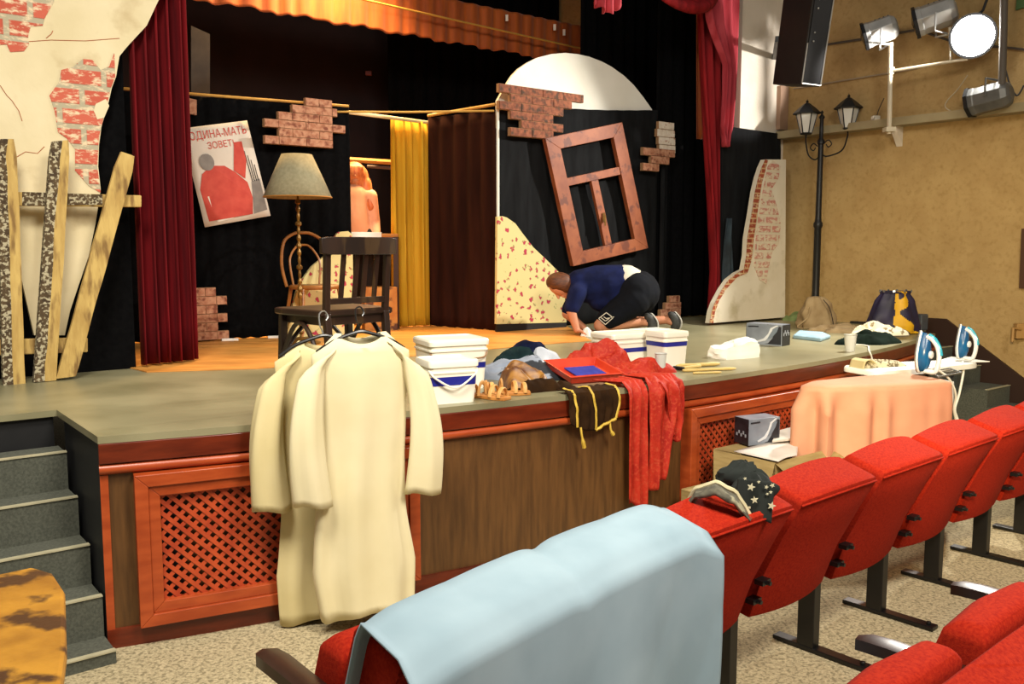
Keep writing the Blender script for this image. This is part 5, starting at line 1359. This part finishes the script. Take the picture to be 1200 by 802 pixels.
# wall things at right edge
b = MB(); p = onwall(1196, 388, .05); b.box(p, (.10, .06, .13)); b.tube([p + Vector((-.02, -.04, .02)), p + Vector((-.10, -.06, .03)), p + Vector((-.10, -.06, -.09))], .014, 6); tag(b.build('wall_bracket', mat('tan bracket', '#a8814a', rough=.5), bevel=.01), 'small tan bracket fixed on the ochre wall at the right edge', 'bracket')
b = MB(); p0, p1 = onwall(1197, 268, .03), onwall(1194, 338, .03); ww = W(0, -.5, 0); b.prism([p0, p0 + ww, p1 + ww, p1], W(.02, 0, 0)); tag(b.build('wall_plaque', mat('dark plaque', '#4a2c14', rough=.6)), 'dark board fixed on the ochre wall at the right edge', 'board')
b = MB(); p0, p1 = onwall(1187, 0, .03), onwall(1187, 9, .03); b.prism([onwall(1190, 12, .03), onwall(1215, 3, .03), onwall(1215, -20, .03), onwall(1192, -8, .03)], W(.02, 0, 0)); tag(b.build('exit_sign', mat('green panel', '#4a6a3a', rough=.6)), 'small greenish panel at the very top right corner', 'panel')

# ================================================================ IRONING BOARDS
def iron(lab, p, yaw, s=1.0):
    t = thing('clothes_iron', lab, 'iron', p, yaw, 'blue and white steam irons')
    N_ = 18
    def tear(k, y, zo=0, w=.058):
        o = []
        for i in range(N_):
            a = 2 * math.pi * i / N_; c = math.cos(a); sn = math.sin(a)
            z = (.135 + .135 * sn); x = w * c * (1 - max(0, z - .10) / .175) ** .6 if z > .10 else w * c * (1 if abs(c) < .1 else min(1, 1.35))
            x = max(-w, min(w, x)); o.append(Vector((x * k * s, y * s, (.13 + (z - .13) * k + zo) * s)))
        return o
    wh = mat('iron white', '#e8e8e4', rough=.3); bl_ = mat('iron blue', '#0c4a78', '#126090', 8, rough=.25); tq = mat('iron turquoise', '#2ba0b8', rough=.2)
    b = MB(); b.loft([tear(1, -.0), tear(1, .007)]); b.build('soleplate', M_steel, t, smooth=True, ang=30)
    b = MB(); b.loft([tear(1.0, .008), tear(1.02, .014), tear(.96, .020)]); b.build('skirt', wh, t, smooth=True, ang=30)
    b = MB(); b.loft([tear(.94, .020), tear(.9, .045), tear(.74, .064), tear(.5, .074)]); b.build('iron_body', bl_, t, smooth=True, ang=50)
    b = MB(); b.tube(smooth_path([(0, .05 * s, .235 * s), (0, .085 * s, .215 * s), (0, .118 * s, .17 * s), (0, .13 * s, .11 * s), (0, .12 * s, .04 * s), (0, .10 * s, .012 * s), (0, .045 * s, .016 * s)], 5), .015 * s, 10); h_ = b.build('handle', wh, t, smooth=True)
    b = MB(); b.tube(smooth_path([(0, .062 * s, .245 * s), (0, .098 * s, .222 * s), (0, .13 * s, .17 * s), (0, .142 * s, .12 * s)], 5), .011 * s, 8); b.build('water_tank', tq, h_, smooth=True)
    b = MB(); b.lathe([(.0, 0), (.024 * s, 0), (.024 * s, .012 * s), (.018 * s, .016 * s), (0, .016 * s)], (0, .073 * s, .12 * s), 16, (0, 1, 0)); b.build('dial', wh, t, smooth=True, ang=30)
    return t


def board(name, lab, a, b_, wd, z, m, extra=None):
    a = Vector(a); b_ = Vector(b_); ax = b_ - a; yaw = math.atan2(ax.y, ax.x); L_ = ax.length
    t = thing(name, lab, 'ironing board', (a.x, a.y, 0), yaw)
    return t, L_, yaw


def outline(L_, wd, k=0, n=64, tip='start'):
    """board outline in local x (0..L), rounded taper at the start"""
    o = []
    pts = []
    for i in range(17): a_ = R(90 + 180 * i / 16); pts.append((.20 + .22 * math.cos(a_) - .0, wd * .36 * math.sin(a_)))
    pts += [(.45, -wd * .47), (L_ * .6, -wd / 2), (L_ - .04, -wd / 2), (L_, -wd / 2 + .04), (L_, wd / 2 - .04), (L_ - .04, wd / 2), (L_ * .6, wd / 2), (.45, wd * .47)]
    pts = [Vector((x, y, 0)) for x, y in pts]; per = [0]
    for p, q in zip(pts, pts[1:] + pts[:1]): per.append(per[-1] + (q - p).length)
    for i in range(n):
        d = per[-1] * i / n
        for j in range(len(pts)):
            if d <= per[j + 1]: f = (d - per[j]) / max(per[j + 1] - per[j], 1e-9); p = pts[j].lerp(pts[(j + 1) % len(pts)], f); break
        o.append(p)
    return o


def legs(t, L_, z, m):
    for s_ in (-1, 1):
        b = MB(); b.tube([(L_ * .12, s_ * .12, .015), (L_ * .80, s_ * .12, z - .05)], .011, 8); b.tube([(L_ * .12, -.17 * (s_ > 0), .015), (L_ * .12, .17 * (s_ < 0) + .0, .015)], .011, 8); b.build('leg', m, t, smooth=True)
        b = MB(); b.tube([(L_ * .88, s_ * .10, .015), (L_ * .25, s_ * .10, z - .05)], .011, 8); b.build('leg', m, t, smooth=True)
    for x in (.12, .88): b = MB(); b.tube([(L_ * x, -.2, .014), (L_ * x, .2, .014)], .012, 8); b.build('foot_bar', m, t, smooth=True)


ZB1 = .865
bd1, L1, yw1 = board('ironing_board', 'ironing board in front of the stage hidden beneath the long pink cloth', (1.72, 5.14), (2.59, 5.475), .36, ZB1, None)
o1 = outline(L1, .36)
b = MB(); b.loft([[Vector((L1 / 2, 0, 0)) + (p - Vector((L1 / 2, 0, 0))) * .96 + Vector((0, 0, z_)) for p in o1] for z_ in (ZB1 - .04, ZB1 - .006)]); b.build('board_top', M_steel, bd1)
legs(bd1, L1, ZB1, M_dkmetal)
b = MB(); n = len(o1); cx = sum(p.x for p in o1) / n
rings = []
nn = 128; o1 = outline(L1, .36, n=nn)
for i in range(30):
    t_ = i / 29; d = max(0, (t_ - .12) / .88) * .56
    r = []
    for j, p in enumerate(o1):
        c = Vector((L1 * .5, 0, 0)); q = (p - c)
        if t_ < .12: k = .02 + .98 * (t_ / .12) ** .7; r.append(c + q * k + Vector((0, 0, ZB1 + .004 + .0 * k))); continue
        e = (o1[(j + 1) % nn] - o1[j - 1]).normalized(); no_ = Vector((-e.y, e.x, 0)) * -1
        if no_.dot(q) < 0: no_ = -no_
        leftness = max(0, 1 - p.x / (L1 * .62)); fo = min(1, d / .14)
        w = (.006 + .075 * leftness) * math.sin(j * .62 + 1.1 * math.sin(j * .31)) * fo ** 1.2 + .012 * nz(j * .12, d * 2, 5) * fo
        off = .006 + .016 * fo + w * .6
        r.append(p + no_ * off + Vector((.0, 0, ZB1 + .004 - d - .006 * (d > 0) + (.02 * nz(j * .1, 3) if i == 29 else 0))))
    rings.append(r)
pk = MB(); pk.loft(rings, caps=False); Mb = bd1.matrix_basis
pk.v = [Mb @ p for p in pk.v]
tag(pk.build('pink_cloth', mat('salmon pink cloth', '#c48866', '#d09674', 3, rough=.85), smooth=True, ang=75), 'salmon pink cloth spread over the nearer ironing board and hanging down in folds', 'cloth')

ZB2 = .85
bd2, L2, yw2 = board('ironing_board', 'white ironing board behind the pink-covered one with a pointed metal iron rest', (3.28, 6.36), (2.32, 5.96), .34, ZB2, None)
o2 = outline(L2, .34)
b = MB(); b.loft([[p + Vector((0, 0, ZB2 - .035)) for p in o2], [p * 1 + Vector((0, 0, ZB2 - .012)) for p in o2], [Vector((L2 / 2, 0, 0)) + (p - Vector((L2 / 2, 0, 0))) * .98 + Vector((0, 0, ZB2)) for p in o2]]); b.build('padded_top', M_white, bd2, smooth=True, ang=50)
legs(bd2, L2, ZB2, M_dkmetal)
rest = [(1130, 446), (1102, 436), (1078, 432)]
b = MB(); rp = [G(1100, 442, .84), G(1127, 437, .84), G(1108, 430, .84), G(1085, 434, .84)]
for p, q in zip(rp, rp[1:] + rp[:1]): b.tube([p, q], .006, 6)
for k in (.25, .5, .75): b.tube([rp[0].lerp(rp[3], k), rp[1].lerp(rp[2], k)], .004, 5)
b.build('iron_rest', M_steel, bd1, True)
b = MB(); rp = [G(1160, 423.5, .845), G(1115, 418, .845), G(1092, 425, .845)]
b.prism([p + Vector((0, 0, -.006)) for p in rp], (0, 0, .006)); b.build('pointed_end', M_white, bd2, True)
p = Mb @ Vector((L1 - .13, -.02, ZB1 + .004)); q = G(1075, 437, ZB1 + .006)
iron('blue and white steam iron standing upright on the pink-covered board, the nearer one', q, R(-138), 1.0)
q = G(1122, 421, ZB2 + .002); iron('blue and white steam iron standing upright at the far board, beside the ochre wall', q, R(-138), .95)
# cords
pA = G(1125, 421, ZB2 + .02)
b = MB(); b.tube(smooth_path([P(1128, 424, 6.25), P(1129, 436, 6.2), P(1124, 462, 6.15), P(1119, 480, 6.1), P(1122, 495, 6.1), P(1112, 515, 6.0), P(1106, 530, 5.95)], 6), .008, 6); tag(b.build('iron_cord', M_white, smooth=True), 'white cord hanging from the far iron down past the pink cloth', 'cord')
b = MB(); b.tube(smooth_path([P(1097, 432, 5.72), P(1112, 444, 5.75), P(1120, 462, 5.8), P(1118, 480, 5.85), P(1121, 500, 5.9), P(1114, 520, 5.8)], 6), .007, 6); tag(b.build('iron_cord', M_white, smooth=True), 'white cord of the nearer iron twisting beside the other cord', 'cord')
# ribbed folded garment
rbp = G(1030, 429, ZB2)
rb = thing('folded_garment', 'cream folded garment with ribbed dark-striped edge on the left end of the white ironing board', 'garment', Vector((rbp.x, rbp.y, ZB2 + .001)), R(20))
b = MB()
def fn(s_, t_):
    x = -.17 + .34 * s_; y = -.08 + .16 * t_; e = (1 - (2 * t_ - 1) ** 4) * (1 - (2 * s_ - 1) ** 6)
    return Vector((x, y, .055 * e ** .4 * (1 - .5 * s_) + .006 * math.sin(s_ * 60) * (t_ < .5) * e))
b.grid(fn, 90, 14); b.build('ribbed_cloth', mat('ribbed cotton', '#b5a888', '#cfc4a4', 5, rough=.9, c3='#6d6248', s3=30, lo3=.5, hi3=.56), rb, smooth=True)
b = MB(); b.grid(lambda s_, t_: Vector((-.23 + .12 * s_, -.10 + .14 * t_, .03 + .03 * math.sin(s_ * 3.1) - .07 * (s_ < .2) * (1 - s_ * 5))), 14, 10); b.build('hanging_corner', M_cream2, rb, smooth=True, solid=.004)
# cloth hanging under right end
b = MB()
pa, pb2 = P(1103, 445, 5.86), P(1117, 447, 5.95)
def fn(s_, t_):
    p = pa.lerp(pb2, s_); return p + Vector((.008 * math.sin(t_ * 5), .012 * math.sin(s_ * 4), -.29 * t_))
b.grid(fn, 8, 12); tag(b.build('hanging_white_cloth', M_white, smooth=True, solid=.004), 'narrow white cloth hanging at the right end of the pink-covered board', 'cloth')

# ================================================================ BOXES IN FRONT OF THE STAGE
bxz = .50
c0 = G(908, 543, bxz); c1 = G(836, 527, bxz); e1 = (c1 - c0); eu = Vector((.78, .62, 0)).normalized()
bx_ = thing('cardboard_box', 'large open cardboard box in front of the right lattice vent with papers on top', 'box', Vector((c0.x, c0.y, 0)) + e1 * .5 + eu * .3, 0, 'cardboard boxes by the stage')
c2 = c1 + eu * .62; c3 = c0 + eu * .62; dn = Vector((0, 0, -bxz))
b = MB()
for p, q in ((c0, c1), (c1, c2), (c2, c3), (c3, c0)):
    ins = ((c0 + c2) / 2 - (p + q) / 2).normalized() * .006; b.prism([p + dn, q + dn, q, p], Vector((ins.x, ins.y, 0)))
b.prism([p + dn for p in (c0, c1, c2, c3)], (0, 0, .006)); b.build('carton_wall', M_card, bx_, True)
b = MB(); fl_ = [c0, c1, c1.lerp(c0, .10) + Vector((-.05, -.10, -.15)), c0.lerp(c1, .10) + Vector((-.03, -.10, -.16))]; b.prism(fl_, Vector((.004, .004, .002))); b.build('flap', M_card, bx_, True)
b = MB(); b.prism([c1, c2, c2 + Vector((.0, -.22, .0)) + e1.normalized() * -.12, c1 - e1 * .45 + Vector((0, 0, .006))], (0, 0, .004)); b.build('flap', M_card, bx_, True)
b = MB(); fl_ = [c0, c3, c3.lerp(c0, .1) + Vector((.12, -.10, -.14)), c0.lerp(c3, .10) + Vector((.12, -.10, -.16))]; b.prism(fl_, Vector((-.004, .004, .002))); b.build('flap', M_card, bx_, True)
b = MB()
def fn(s_, t_): p = G(860, 529, bxz + .014).lerp(G(936, 512, bxz + .014), s_) .lerp(G(912, 541, bxz + .014).lerp(G(934, 533, bxz + .014), s_), t_); return p + Vector((0, 0, .006 * math.sin(s_ * 4)))
b.grid(fn, 8, 6); tag(b.build('paper_sheet', mat('pinkish white paper', '#c9bfb2', '#d6cdc2', 5, rough=.8), smooth=True, solid=.003), 'white paper sheets lying on the open cardboard box', 'paper')
b = MB(); b.prism([G(912, 507, bxz + .03), G(938, 500, bxz + .03), G(940, 515, bxz + .03), G(905, 519, bxz + .03)], (0, 0, .012)); tag(b.build('paper_booklet', mat('grey white paper', '#c4bcae', rough=.8)), 'grey-white booklet lying right of the iron box', 'paper')
p = G(886, 521, bxz + .012); pack('silver-blue iron box lying on the open cardboard box before the lattice vent', p + Vector((.02, .06, 0)), R(24), .225, .13, .155, M_pk)
z2 = .30
s0 = G(798, 573, z2); s1 = G(835, 563, z2); s2 = G(850, 575, z2); sd = Vector((-.42, .55, 0)).normalized() * .20
b = thing('cardboard_box', 'small closed cardboard box at the stage foot by the left edge of the right vent', 'box', Vector(((s0.x + s1.x) / 2, (s0.y + s1.y) / 2, 0)), 0, 'cardboard boxes by the stage'); sb = b
b = MB(); q0, q1 = s0, s0 + Vector((.78, .62, 0)).normalized() * .34; dv_ = Vector((.62, -.78, 0)) * .22
b.hexa([Vector((p.x, p.y, .002)) for p in (q0 + dv_, q1 + dv_, q1, q0)] + [q0 + dv_, q1 + dv_, q1, q0]); b.build('carton', M_card, sb, True, bevel=.004)
b = MB(); m0 = (q0 + q0 + dv_) / 2; m1 = (q1 + q1 + dv_) / 2; b.bar(m0 + Vector((0, 0, .002)), m1 + Vector((0, 0, .002)), .05, .003); b.build('packing_tape', mat('brown tape', '#a58d5c', rough=.4), sb, True)

# ================================================================ SEATS
SR = R(41)
def seat_thing(lab, x, y, first=False, yaw=SR, sc=1):
    t = thing('theatre_seat', lab, 'theatre seat', (x, y, 0), yaw, 'red plush theatre seats')
    # origin under the standards; y forward. backrest leans towards -y
    hw = .262
    def sec(k, z, y0, y1, w):  # cross-section ring across x, front/back arc
        n = 10; r = []
        for i in range(n + 1): q = i / n; r.append(Vector((-w + 2 * w * q, y0 - .035 * (1 - (2 * q - 1) ** 2), z[0] + z[1] * (1 - (2 * q - 1) ** 2))))
        for i in range(n + 1): q = 1 - i / n; r.append(Vector((-w + 2 * w * q, y1 - .02 * (1 - (2 * q - 1) ** 2), z[2] + z[3] * (1 - (2 * q - 1) ** 2))))
        return r
    b = MB()
    rings = [sec(0, (.315, 0, .33, 0), -.035, .065, hw * .93), sec(0, (.33, 0, .345, 0), -.045, .075, hw * .95), sec(0, (.50, 0, .51, 0), -.10, .045, hw * .98), sec(0, (.68, .0, .70, 0), -.185, -.02, hw), sec(0, (.795, .02, .84, .025), -.245, -.075, hw), sec(0, (.812, .022, .858, .028), -.245, -.09, hw * .985), sec(0, (.822, .024, .866, .03), -.235, -.10, hw * .95)]
    rings = [[Vector((p.x, p.y, p.z * .972)) for p in r_] for r_ in rings]
    b.loft(rings); b.build('backrest', M_seat, t, smooth=True, ang=38)
    b = MB(); b.tube([Vector((-hw + 2 * hw * i / 12, -.247 - .035 * (1 - (2 * i / 12 - 1) ** 2), .775 + .02 * (1 - (2 * i / 12 - 1) ** 2))) for i in range(13)], .004, 6); b.build('piping', M_seat, t, smooth=True)
    b = MB(); rg = []
    for z, y0, y1, w in ((.34, .12, .20, .21), (.36, .10, .24, .23), (.55, .07, .20, .235), (.70, .04, .15, .23), (.73, .06, .12, .2)):
        rg.append([Vector((x, y, z)) for x, y in ((-w, y0), (w, y0), (w, y1), (0, y1 + .02), (-w, y1))])
    b.loft(rg); b.build('tipped_seat', M_seat, t, smooth=True, ang=50, bevel=.015)
    for sx in ([-1, 1] if first else [1]):
        x0 = sx * .288
        b = MB(); b.box((x0, 0.03, .22), (.05, .075, .44)); b.prism([Vector((x0 - .02, -.04, .40)), Vector((x0 - .02, .10, .40)), Vector((x0 - .02, .22, .60)), Vector((x0 - .02, -.05, .60))], (.04, 0, 0)); lg = b.build('leg', M_seatb, t, bevel=.004)
        b = MB(); b.box((x0, -.03, .012), (.055, .42, .018)); b.lathe([(.011, 0), (.011, .012), (0, .014)], (x0, -.21, .021), 8); b.build('foot_bar', M_seatb, lg, bevel=.003)
        b = MB(); rr_ = []
        for y_, h, w in ((-.10, .60, .026), (.0, .61, .03), (.25, .615, .033), (.31, .612, .03), (.335, .605, .018)):
            rr_.append([Vector((x0 - w, y_, h)), Vector((x0 + w, y_, h)), Vector((x0 + w, y_, h + .03)), Vector((x0, y_, h + .036)), Vector((x0 - w, y_, h + .03))])
        b.loft(rr_); b.build('armrest', M_arm, t, smooth=True, ang=40)
        for zz, yy in ((.40, -.085), (.48, -.12)): b = MB(); b.box((x0, yy, zz), (.05, .035, .018)); b.lathe([(.008, 0), (.008, .02)], (x0, yy - .014, zz), 6, (0, -1, 0)); b.build('hinge', M_seatb, t)
    return t


ru = Vector((math.cos(SR), math.sin(SR))); rv = Vector((-math.sin(SR), math.cos(SR)))
base0 = Vector((.735, 2.815)) + rv * .215          # seat 1 of the front row
PT = .578
labs = {-2: 'front-row red seat at the left end of the pale blue cloth', -1: 'front-row red seat wholly under the pale blue cloth', 0: 'front-row red seat under the raised right end of the pale blue cloth', 1: 'front-row red seat with the star-patterned cloth on its back',
        2: 'front-row red seat just right of the star-patterned cloth', 3: 'front-row red seat directly below the pink-covered ironing board', 4: 'front-row red seat whose top meets the white cords right of the pink cloth', 5: 'front-row red seat whose back is cut by the right edge, below the stairs', 6: 'front-row red seat mostly beyond the right edge', }
for k in range(-1, 7):
    # slight curve of the row
    c = base0 + ru * PT * (k - 1) + rv * {0: -.02, -1: -.12}.get(k, 0)
    seat_thing(labs[k], c.x, c.y, first=(k == -1))
b2 = Vector((1.06, 1.67)) + rv * .215
labs2 = {-1: 'second-row red seat at the bottom edge, only its top showing', 0: 'second-row red seat nearest the camera in the bottom right corner', 1: 'second-row red seat at the right edge behind the nearest one'}
for k in (-1, 0, 1): c = b2 + ru * PT * k; seat_thing(labs2[k], c.x, c.y, first=(k == -1))

# ---- pale blue cloth over the front-row seats
M_blue = mat('pale blue cotton', '#879ea9', '#98aeb8', 3, rough=.9)
def rowp(s_, off, z): c = base0 + ru * s_ + rv * (off - .115 * max(0, (-s_ - .3) / .9) ** 1.5); return Vector((c.x, c.y, z))
S0, S1 = -1.46, -.235
b = MB()
def fn(s_, t_):
    s = S0 + (S1 - S0) * s_; w = .008 * math.sin(s * 13 + 1) + .02 * nz(s * 4, t_ * 3, 2)
    k = (s - (-PT)) / PT; q = abs(((s / PT + .5) % 1) - .5) * 2   # gap dip between seats
    dip = .022 * (max(0, q - .72) / .28) ** 2 * min(1, (S1 - s) / .1 + .0 if S1 - s < .1 else 1)
    L_ = [(0, (.05, .48)), (.22, (-.075, .82)), (.28, (-.10, .862)), (.36, (-.24, .835)), (.42, (-.30, .78)), (1, (-.29, .14))]
    for (a0, p0), (a1, p1) in zip(L_, L_[1:]):
        if t_ <= a1: f = (t_ - a0) / (a1 - a0); off = p0[0] + (p1[0] - p0[0]) * f; z = p0[1] + (p1[1] - p0[1]) * f; break
    hang = max(0, (t_ - .42) / .58)
    off -= hang * (.018 * math.sin(s * 16 + 2 * nz(s * 3, 1)) + .02 * math.sin(s * 7 + 1)) + .01 + abs(w) * .5
    z -= dip * .6; 
    end = max(0, (s - (S1 - .16)) / .16); z -= .055 * end ** 2.2
    return rowp(s + .035 * hang * math.sin(t_ * 4) * (s_ > .9), off - .012, z + .022 + abs(w) * .6)
b.grid(fn, 90, 50); tag(b.build('blue_cloth', M_blue, smooth=True, solid=.005, off=0, ang=80), 'pale blue cloth thrown over the backs of the front-row seats at the left', 'cloth')

# ---- star cloth and grey hood on seat 1
sc_ = rowp(.05, -.20, .83)
st = thing('star_cloth', 'dark green cloth with pale stars knotted over the back of the front-row seat', 'cloth', sc_)
M_star = mat('dark green star cloth', '#0c120e', '#161d17', 8, rough=.9)
b = MB()
def fn(s_, t_):
    th = s_ * 2 * math.pi; a = math.pi * (t_ - .5); r = math.cos(a); q = 1 + .28 * nz(math.cos(th) * 2, math.sin(th) * 2, a * 2) + .08 * math.sin(th * 5 + a * 3)
    return P(874, 583, 2.92) + Vector((.092 * r * q * math.cos(th) + .02 * math.sin(a * 2), .07 * r * q * math.sin(th), .085 * q * math.sin(a)))
b.grid(fn, 40, 24)
def fn(s_, t_):
    th = s_ * 2 * math.pi; a = math.pi * (t_ - .5); r = math.cos(a); q = 1 + .3 * nz(math.cos(th) * 2, 5 + math.sin(th) * 2, a * 2)
    return P(862, 556, 2.95) + Vector((.06 * r * q * math.cos(th) + .03 * math.sin(a), .045 * r * q * math.sin(th), .045 * q * math.sin(a)))
b.grid(fn, 30, 16); b.build('bundle', M_star, st, True, smooth=True)
b = MB()
pl_ = [(846, 572), (866, 566), (890, 566), (907, 572), (906, 590), (900, 612), (884, 604), (872, 596)]
b.grid(lambda s_, t_: P(866 + 42 * s_ - 4 * t_, 560 + 6 * s_ + 48 * t_ - 14 * (1 - s_) * t_, 2.84 - .03 * s_ - .02 * t_ + .012 * math.sin(s_ * 7)), 16, 14); b.build('corner_flap', M_star, st, True, smooth=True, solid=.006)
b = MB()
def star(c, r, rot, Yd):
    pts = []
    for k in range(10): a = rot + math.pi * k / 5; rr_ = r if k % 2 == 0 else r * .42; pts.append(P(c[0] + rr_ * math.cos(a), c[1] + rr_ * math.sin(a), Yd))
    b.add(pts + [p + Vector((0, -.003, 0)) for p in pts], [tuple(range(10)), tuple(range(10, 20))] + [(i, (i + 1) % 10, (i + 1) % 10 + 10, i + 10) for i in range(10)])
for c, r in (((880, 571), 5), ((884, 586), 4.6), ((904, 593), 5), ((898, 571), 2.5), ((903, 577), 2.2), ((873, 561), 2), ((889, 565), 2), ((905, 569), 3), ((878, 595), 2), ((899, 579), 1.8)): star(c, r, r, 2.795)
b.build('printed_star', mat('pale star print', '#c8c2a0', rough=.8), st, True)
hd = thing('fur_collar', 'grey and cream fabric collar arching over the seat back left of the star cloth', 'collar', rowp(-.10, -.2, .84))
def fnc(s_, t_):
    px = itp([(0, 806), (.2, 815), (.45, 838), (.7, 862), (1, 880)])(s_); py = itp([(0, 590), (.2, 575), (.45, 567), (.7, 580), (1, 607)])(s_)
    w = 5 + 9 * math.sin(math.pi * s_); return P(px - 1 * t_, py + w * t_ + 1.5 * nz(s_ * 9, t_ * 4), 2.78 - .04 * t_ - .02 * math.sin(t_ * 3.1) + .10 * (s_ < .5) * (.5 - s_))
b = MB(); b.grid(fnc, 30, 8); b.build('collar_band', mat('grey fur', '#4a473c', '#6b6654', 40, rough=1, c3='#8f8a70', s3=20, lo3=.55, hi3=.62), hd, True, smooth=True, solid=.014)
b = MB(); b.tube([fnc(k / 24, -.15) for k in range(25)], .009, 7); b.build('cream_edging', mat('cream edging', '#b5ab84', '#c8bf9a', 12, rough=.9), hd, True, smooth=True)

# ---- golden mottled table at bottom left
gt_ = thing('mottled_table', 'golden brown mottled table top at the bottom left corner', 'table', (-1.75, 2.15, 0))
M_mot = mat('mottled gold lacquer', '#8a5a14', '#b98428', 5, rough=.5, detail=8, c3='#4a2c12', s3=7, lo3=.52, hi3=.6, bump=.2, bscale=30)
g0 = [G(-80, 690, .70), G(0, 672, .70), G(38, 664, .70), G(62, 671, .70), G(76, 692, .70), G(78, 760, .70), G(60, 900, .70), G(-150, 900, .70)]
b = MB(); b.loft([[Vector((p.x, p.y, .66)) for p in g0], [Vector((p.x, p.y, .70)) for p in g0]]); b.build('table_top', M_mot, gt_, True, bevel=.012)
for px, py in ((30, 690), (50, 860), (-60, 700), (-110, 880)):
    p = G(px, py, .70); b = MB(); b.bar((p.x, p.y, 0), (p.x, p.y, .66), .05, .05); b.build('leg', M_mot, gt_, True, bevel=.004)

# ================================================================ LIGHT
def area(name, loc, tgt, size, power, col, sy=None):
    l = bpy.data.lights.new(name, 'AREA'); l.energy = power; l.size = size; l.color = col; l.spread = R(115)
    if sy: l.shape = 'RECTANGLE'; l.size_y = sy
    o = bpy.data.objects.new(name, l); COL.objects.link(o); o.location = loc
    o.rotation_euler = (Vector(tgt) - Vector(loc)).to_track_quat('-Z', 'Y').to_euler(); return o


def spotl(name, loc, tgt, power, ang, col, rad=.1, blend=.4):
    l = bpy.data.lights.new(name, 'SPOT'); l.energy = power; l.spot_size = R(ang); l.spot_blend = blend; l.color = col; l.shadow_soft_size = rad
    o = bpy.data.objects.new(name, l); COL.objects.link(o); o.location = loc
    o.rotation_euler = (Vector(tgt) - Vector(loc)).to_track_quat('-Z', 'Y').to_euler(); return o


area('hall_lamp', (2.2, .6, 4.8), (1.0, 4.2, .6), 1.6, 160, (1, .93, .82))
area('hall_lamp', (-1.2, 1.4, 4.8), (-1.2, 5, 1), 1.2, 110, (1, .93, .82))
spotl('wall_washer', (.4, .2, 2.5), W(8.29, 3.7, .5), 1250, 36, (1, .80, .46), .15, .7)
spotl('floodlight_beam', gp + fdir * .12 + Vector((-.05, 0, 0)), (-.3, 6.0, 1.2), 800, 100, (1, .95, .86), .09)
spotl('floodlight_spill', gp + Vector((-.12, .1, -.12)), W(7.55, 5.9, 3.5), 300, 46, (1, .95, .9), .05, .3)
area('stage_work_light', W(4.3, 7.7, 4.9), W(3.6, 7.9, DZ), .8, 140, (1, .62, .26))
area('doorway_fill_light', W(4.9, 8.0, 3.6), W(4.1, 7.9, 1.9), .3, 36, (1, .66, .36))  # unseen fill light added to brighten the person in the doorway
w_ = bpy.data.worlds.new('world'); S.world = w_; w_.use_nodes = True
w_.node_tree.nodes['Background'].inputs[0].default_value = (1, .93, .84, 1); w_.node_tree.nodes['Background'].inputs[1].default_value = .20
vs_ = S.view_settings; vs_.view_transform = 'Standard'; vs_.look = 'None'; vs_.exposure = .05; vs_.gamma = 1; vs_.use_curve_mapping = False
